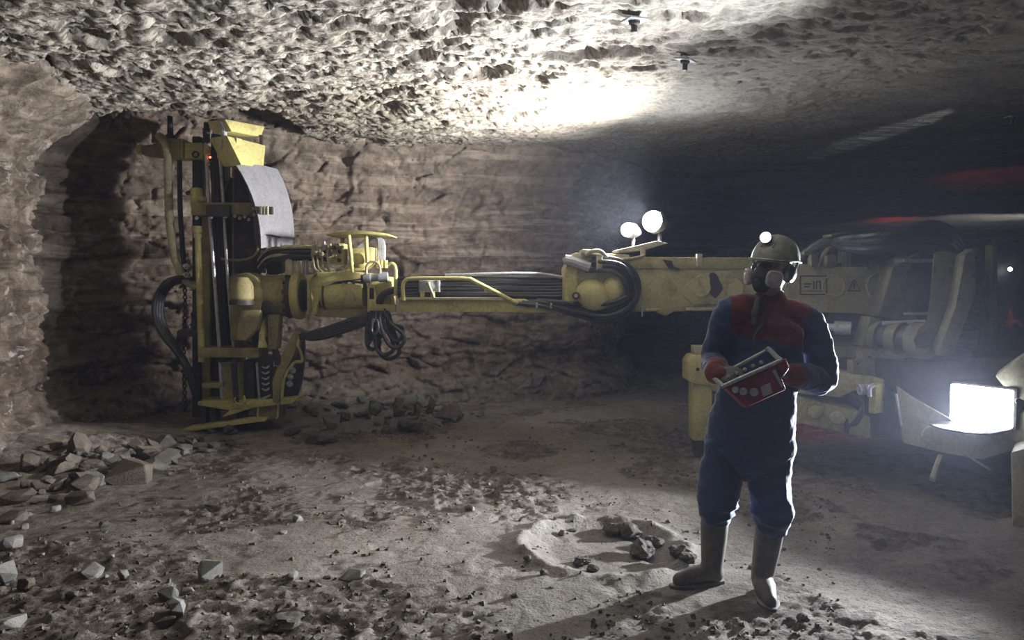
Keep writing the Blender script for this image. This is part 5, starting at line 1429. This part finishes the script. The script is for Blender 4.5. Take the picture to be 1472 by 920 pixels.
# --- helmet, cap lamp, ear cups, respirator
def dome(rs, rf, ru, u0, rings=9, seg=28, cut=0.0):
    bm = bmesh.new(); R = []
    for i in range(rings):
        t = (math.pi / 2) * i / (rings - 1)
        R.append([bm.verts.new(H(rs * math.cos(t) * math.cos(a), -.012 + rf * math.cos(t) * math.sin(a), u0 + ru * math.sin(t) - .012 * (1 - math.sin(t)) * math.sin(a))) for a in [2 * math.pi * k / seg for k in range(seg)]])
    for r0, r1 in zip(R[:-1], R[1:]):
        for k in range(seg): bm.faces.new((r0[k], r0[(k + 1) % seg], r1[(k + 1) % seg], r1[k]))
    bmesh.ops.remove_doubles(bm, verts=bm.verts, dist=1e-5)
    return bm
bm = dome(.112, .132, .125, .050)
bmesh.ops.solidify(bm, geom=bm.faces[:], thickness=.005)
helmet = FromBM(bm).build('helmet', 'helmet', man, 50)
helmet['label'] = 'worn pale safety helmet'
rim = []
for k in range(29):
    a = 2 * math.pi * k / 28; pk = .026 * max(0, math.sin(a))**2
    rim.append(H(.116 * math.cos(a), -.012 + (.134 + pk) * math.sin(a), .050 - .016 * max(0, math.sin(a))))
G().ring_sweep(rim, (.005, .011), 8).build('helmet_rim', 'helmet', helmet)
pk = G(); rows = []
for r in (0, .5, 1):
    rows.append([H((.110 + .012 * r) * math.cos(a), -.012 + (.128 + .045 * r) * math.sin(a), .046 - .018 * r) for a in [math.radians(30 + 10 * k) for k in range(13)]])
pk.sheet(rows, .004).build('peak', 'helmet', helmet)
for s_ in (-.03, 0, .03):
    G().tube([H(s_, .105, .10), H(s_ * .9, .06, .155 - abs(s_) * .2), H(s_ * .8, -.02, .176 - abs(s_) * .2), H(s_ * .8, -.09, .145 - abs(s_) * .2)], .006, 8).build('helmet_ridge', 'helmet', helmet)
LC = H(-.008, .112, .146); LD = (HF + Vector((0.05, -.2, .12))).normalized()
cl = G().lathe(LC - LD * .03, LD, [(0, .020), (.01, .028), (.036, .031), (.040, .029)], 18).build('cap_lamp', 'muff', man); cl['label'] = 'glaring cap lamp on the helmet front'
G().lathe(LC + LD * .009, LD, [(0, .027), (.006, .025), (.011, .012), (.012, .0005)], 18).build('lamp_lens', 'glass_lens_small', cl)
G().tube([LC - LD * .03, H(-.02, .09, .15), H(-.01, .0, .172), H(.02, -.08, .15), H(.03, -.135, .08), H(.03, -.12, -.08)], .004, 6).build('lamp_cable', 'muff', cl)
spot('cap_lamp_beam', LC + LD * .03 - ORG, LD, 5.0, COOL, 70, .6, .02, man)
for q in (-1, 1):
    ec = G().lathe(H(.070 * q, -.012, -.012), HS * q, [(0, .045), (.012, .050), (.030, .046), (.042, .030), (.045, .001)], 20).build('ear_cup', 'muff', man)
    G().tube([H(.108 * q, -.012, .0), H(.118 * q, -.012, .04), H(.112 * q, -.012, .075)], .007, 8).build('cup_arm', 'helmet', ec)
g = G()
loft(g, [H(0, .086, .012), H(0, .120, -.022), H(0, .128, -.060), H(0, .098, -.105)], [(.020, .018), (.036, .030), (.044, .034), (.040, .028)], 16)
loft(g, [H(-.060, .060, -.055), H(0, .105, -.058), H(.060, .060, -.055)], [.030, .040, .030], 14)
rs = cloth('respirator', g, .006, 3, None, 'mask_rubber', 'dark half-mask respirator')
G().lathe(H(0, .150, -.085), (HF - HU * .5), [(0, .022), (.012, .022), (.016, .016), (.0165, .001)], 14).build('exhale_valve', 'muff', rs)
for q in (-1, 1):
    ax = (HS * q * .72 + HF * .62 - HU * .12).normalized()
    c = H(.066 * q, .112, -.055)
    bmf = G(); w = .040
    a1 = ax.orthogonal(); a1 = (HU - ax * HU.dot(ax)).normalized(); a2 = ax.cross(a1)
    def sq(r, t):
        return [c + ax * t + (a1 * math.copysign(abs(math.cos(k))**.6, math.cos(k)) + a2 * math.copysign(abs(math.sin(k))**.6, math.sin(k))) * r for k in [2 * math.pi * j / 24 for j in range(24)]]
    R = [[bmf.bm.verts.new(p) for p in sq(r, t)] for r, t in ((.030, -.012), (.040, -.006), (.043, .006), (.041, .016), (.035, .020), (.032, .017), (.028, .021), (.022, .019), (.016, .023), (.004, .024))]
    for r0, r1 in zip(R[:-1], R[1:]):
        for k in range(24): bmf.bm.faces.new((r0[k], r0[(k + 1) % 24], r1[(k + 1) % 24], r1[k]))
    bmf.bm.faces.new(R[0][::-1]); bmf.bm.faces.new(R[-1])
    fl_ = bmf.build('filter', 'filter', rs); fl_['label'] = 'pale rounded filter cartridge'
    G().tube([H(.062 * q, .075, -.03), H(.085 * q, .02, -.01), H(.084 * q, -.04, .0)], (.004), 6).build('strap', 'muff', rs)
M['eye_white'] = simple('eye_white', (.75, .72, .68), .25); M['pupil'] = simple('pupil', (.03, .02, .015), .2)
for q in (-1, 1):
    ey = G().ball(H(.031 * q, .077, .012), .0125, 12).build('eye', 'eye_white', man)
    G().ball(H(.031 * q, .077, .012) + (HF + HU * -.1).normalized() * .0095, .0055, 10).build('pupil', 'pupil', ey)
# goggle-like shade of the helmet suspension band
G().tube([H(.074 * math.cos(a), -.004 + .096 * math.sin(a), .046) for a in [2 * math.pi * k / 16 for k in range(17)]], .010, 8, 2).build('head_band', 'muff', helmet)

# ------------------------------------------------------------------ remote control held in both hands
rc = empty('remote_control', P(1084, 552, 3.74))
tag(rc, 'red remote control box with pale guard rails, held by the man at his waist', 'remote control')
A0, A1 = P(1037, 556, 3.72), P(1124, 517, 3.72)                   # near guard rail
RX = (A1 - A0).normalized(); RY = Vector((.05, .85, -.15)); RY = (RY - RX * RY.dot(RX)).normalized(); RZ = RX.cross(RY).normalized()
if RZ.z < 0: RZ = -RZ
RM = Matrix((RX, RY, RZ)).transposed()
Rc = lambda x, y, z: A0 + RX * x + RY * y + RZ * z
L = (A1 - A0).length
def rp(name, g, mat, par=None, label=None):
    o = g.build(name, mat, par or rc)
    if label: o['label'] = label
    return o
bx = rp('box', G().prism([Rc(.02, .015, -.015), Rc(L - .03, .015, -.015), Rc(L - .04, .012, -.135), Rc(.065, .012, -.135)], RY * .085, .008), 'red_paint')
rp('end_plate', G().prism([Rc(L - .035, .0, -.012), Rc(L + .02, .0, .0), Rc(L + .015, .0, -.05), Rc(L - .03, .0, -.075)], RY * .12, .006), 'red_paint')
rp('guard_rail', G().cyl(A0, A1, .0095, 12), 'steel', None, 'near pale guard rail')
rp('guard_rail', G().cyl(Rc(.01, .15, .045), Rc(L, .15, .065), .0085, 12), 'steel', None, 'far pale guard rail')
for x, za, zb in ((.008, 0, .045), (L - .004, 0, .065)):
    rp('rail_end', G().tube([Rc(x, 0, za), Rc(x, .05, za + .02), Rc(x, .11, zb), Rc(x, .15, zb)], .012, 8), 'grey_paint')
pn = rp('panel', G().prism([Rc(.015, .015, -.012), Rc(L - .03, .015, -.012), Rc(L - .03, .015, -.006), Rc(.015, .015, -.006)], RY * .13, .002), 'grey_paint')
for i in range(5):
    lv = rp('lever', G().tube([Rc(.06 + .042 * i, .06, -.005), Rc(.062 + .042 * i, .055, .022)], .005, 8, smooth=False), 'decal_black', pn)
    lv2 = G().ball(Rc(.062 + .042 * i, .055, .026), .010, 10); rp('lever_knob', lv2, 'grey_paint', pn)
for x, z, r in ((.085, -.062, .018), (.128, -.085, .020), (.055, -.04, .016)):
    rp('socket', G().lathe(Rc(x, .014, z), -RY, [(0, r), (.012, r), (.018, r * .7), (.0185, .001)], 14), 'grey_paint')
rp('type_plate', G().prism([Rc(.165, .010, -.075), Rc(.215, .010, -.075), Rc(.205, .010, -.122), Rc(.158, .010, -.122)], RY * .006, .001), 'grey_paint')
rp('clip', G().prism([Rc(L - .062, .006, -.03), Rc(L - .046, .006, -.03), Rc(L - .046, .006, -.11), Rc(L - .056, .006, -.12)], RY * .010, .002), 'grey_paint')
# ------------------------------------------------------------------ dust haze filling the gallery
me = bpy.data.meshes.new('haze'); bm = bmesh.new()
bmesh.ops.create_cube(bm, size=1.0, matrix=Matrix.Translation((5, 13, 1.6)) @ Matrix.Diagonal((30, 38, 4.6, 1)))
bm.to_mesh(me); bm.free()
m = bpy.data.materials.new('dust_haze'); m.use_nodes = True; nt = m.node_tree
for n in list(nt.nodes):
    if n.type != 'OUTPUT_MATERIAL': nt.nodes.remove(n)
vs = nt.nodes.new('ShaderNodeVolumeScatter')
vs.inputs['Color'].default_value = (0.74, 0.79, 1.0, 1)
vs.inputs['Density'].default_value = HAZE
vs.inputs['Anisotropy'].default_value = 0.35
nt.links.new(vs.outputs[0], [n for n in nt.nodes if n.type == 'OUTPUT_MATERIAL'][0].inputs['Volume'])
tag(link('haze', me, m), 'thin dusty haze hanging in the gallery', 'haze', kind='stuff')
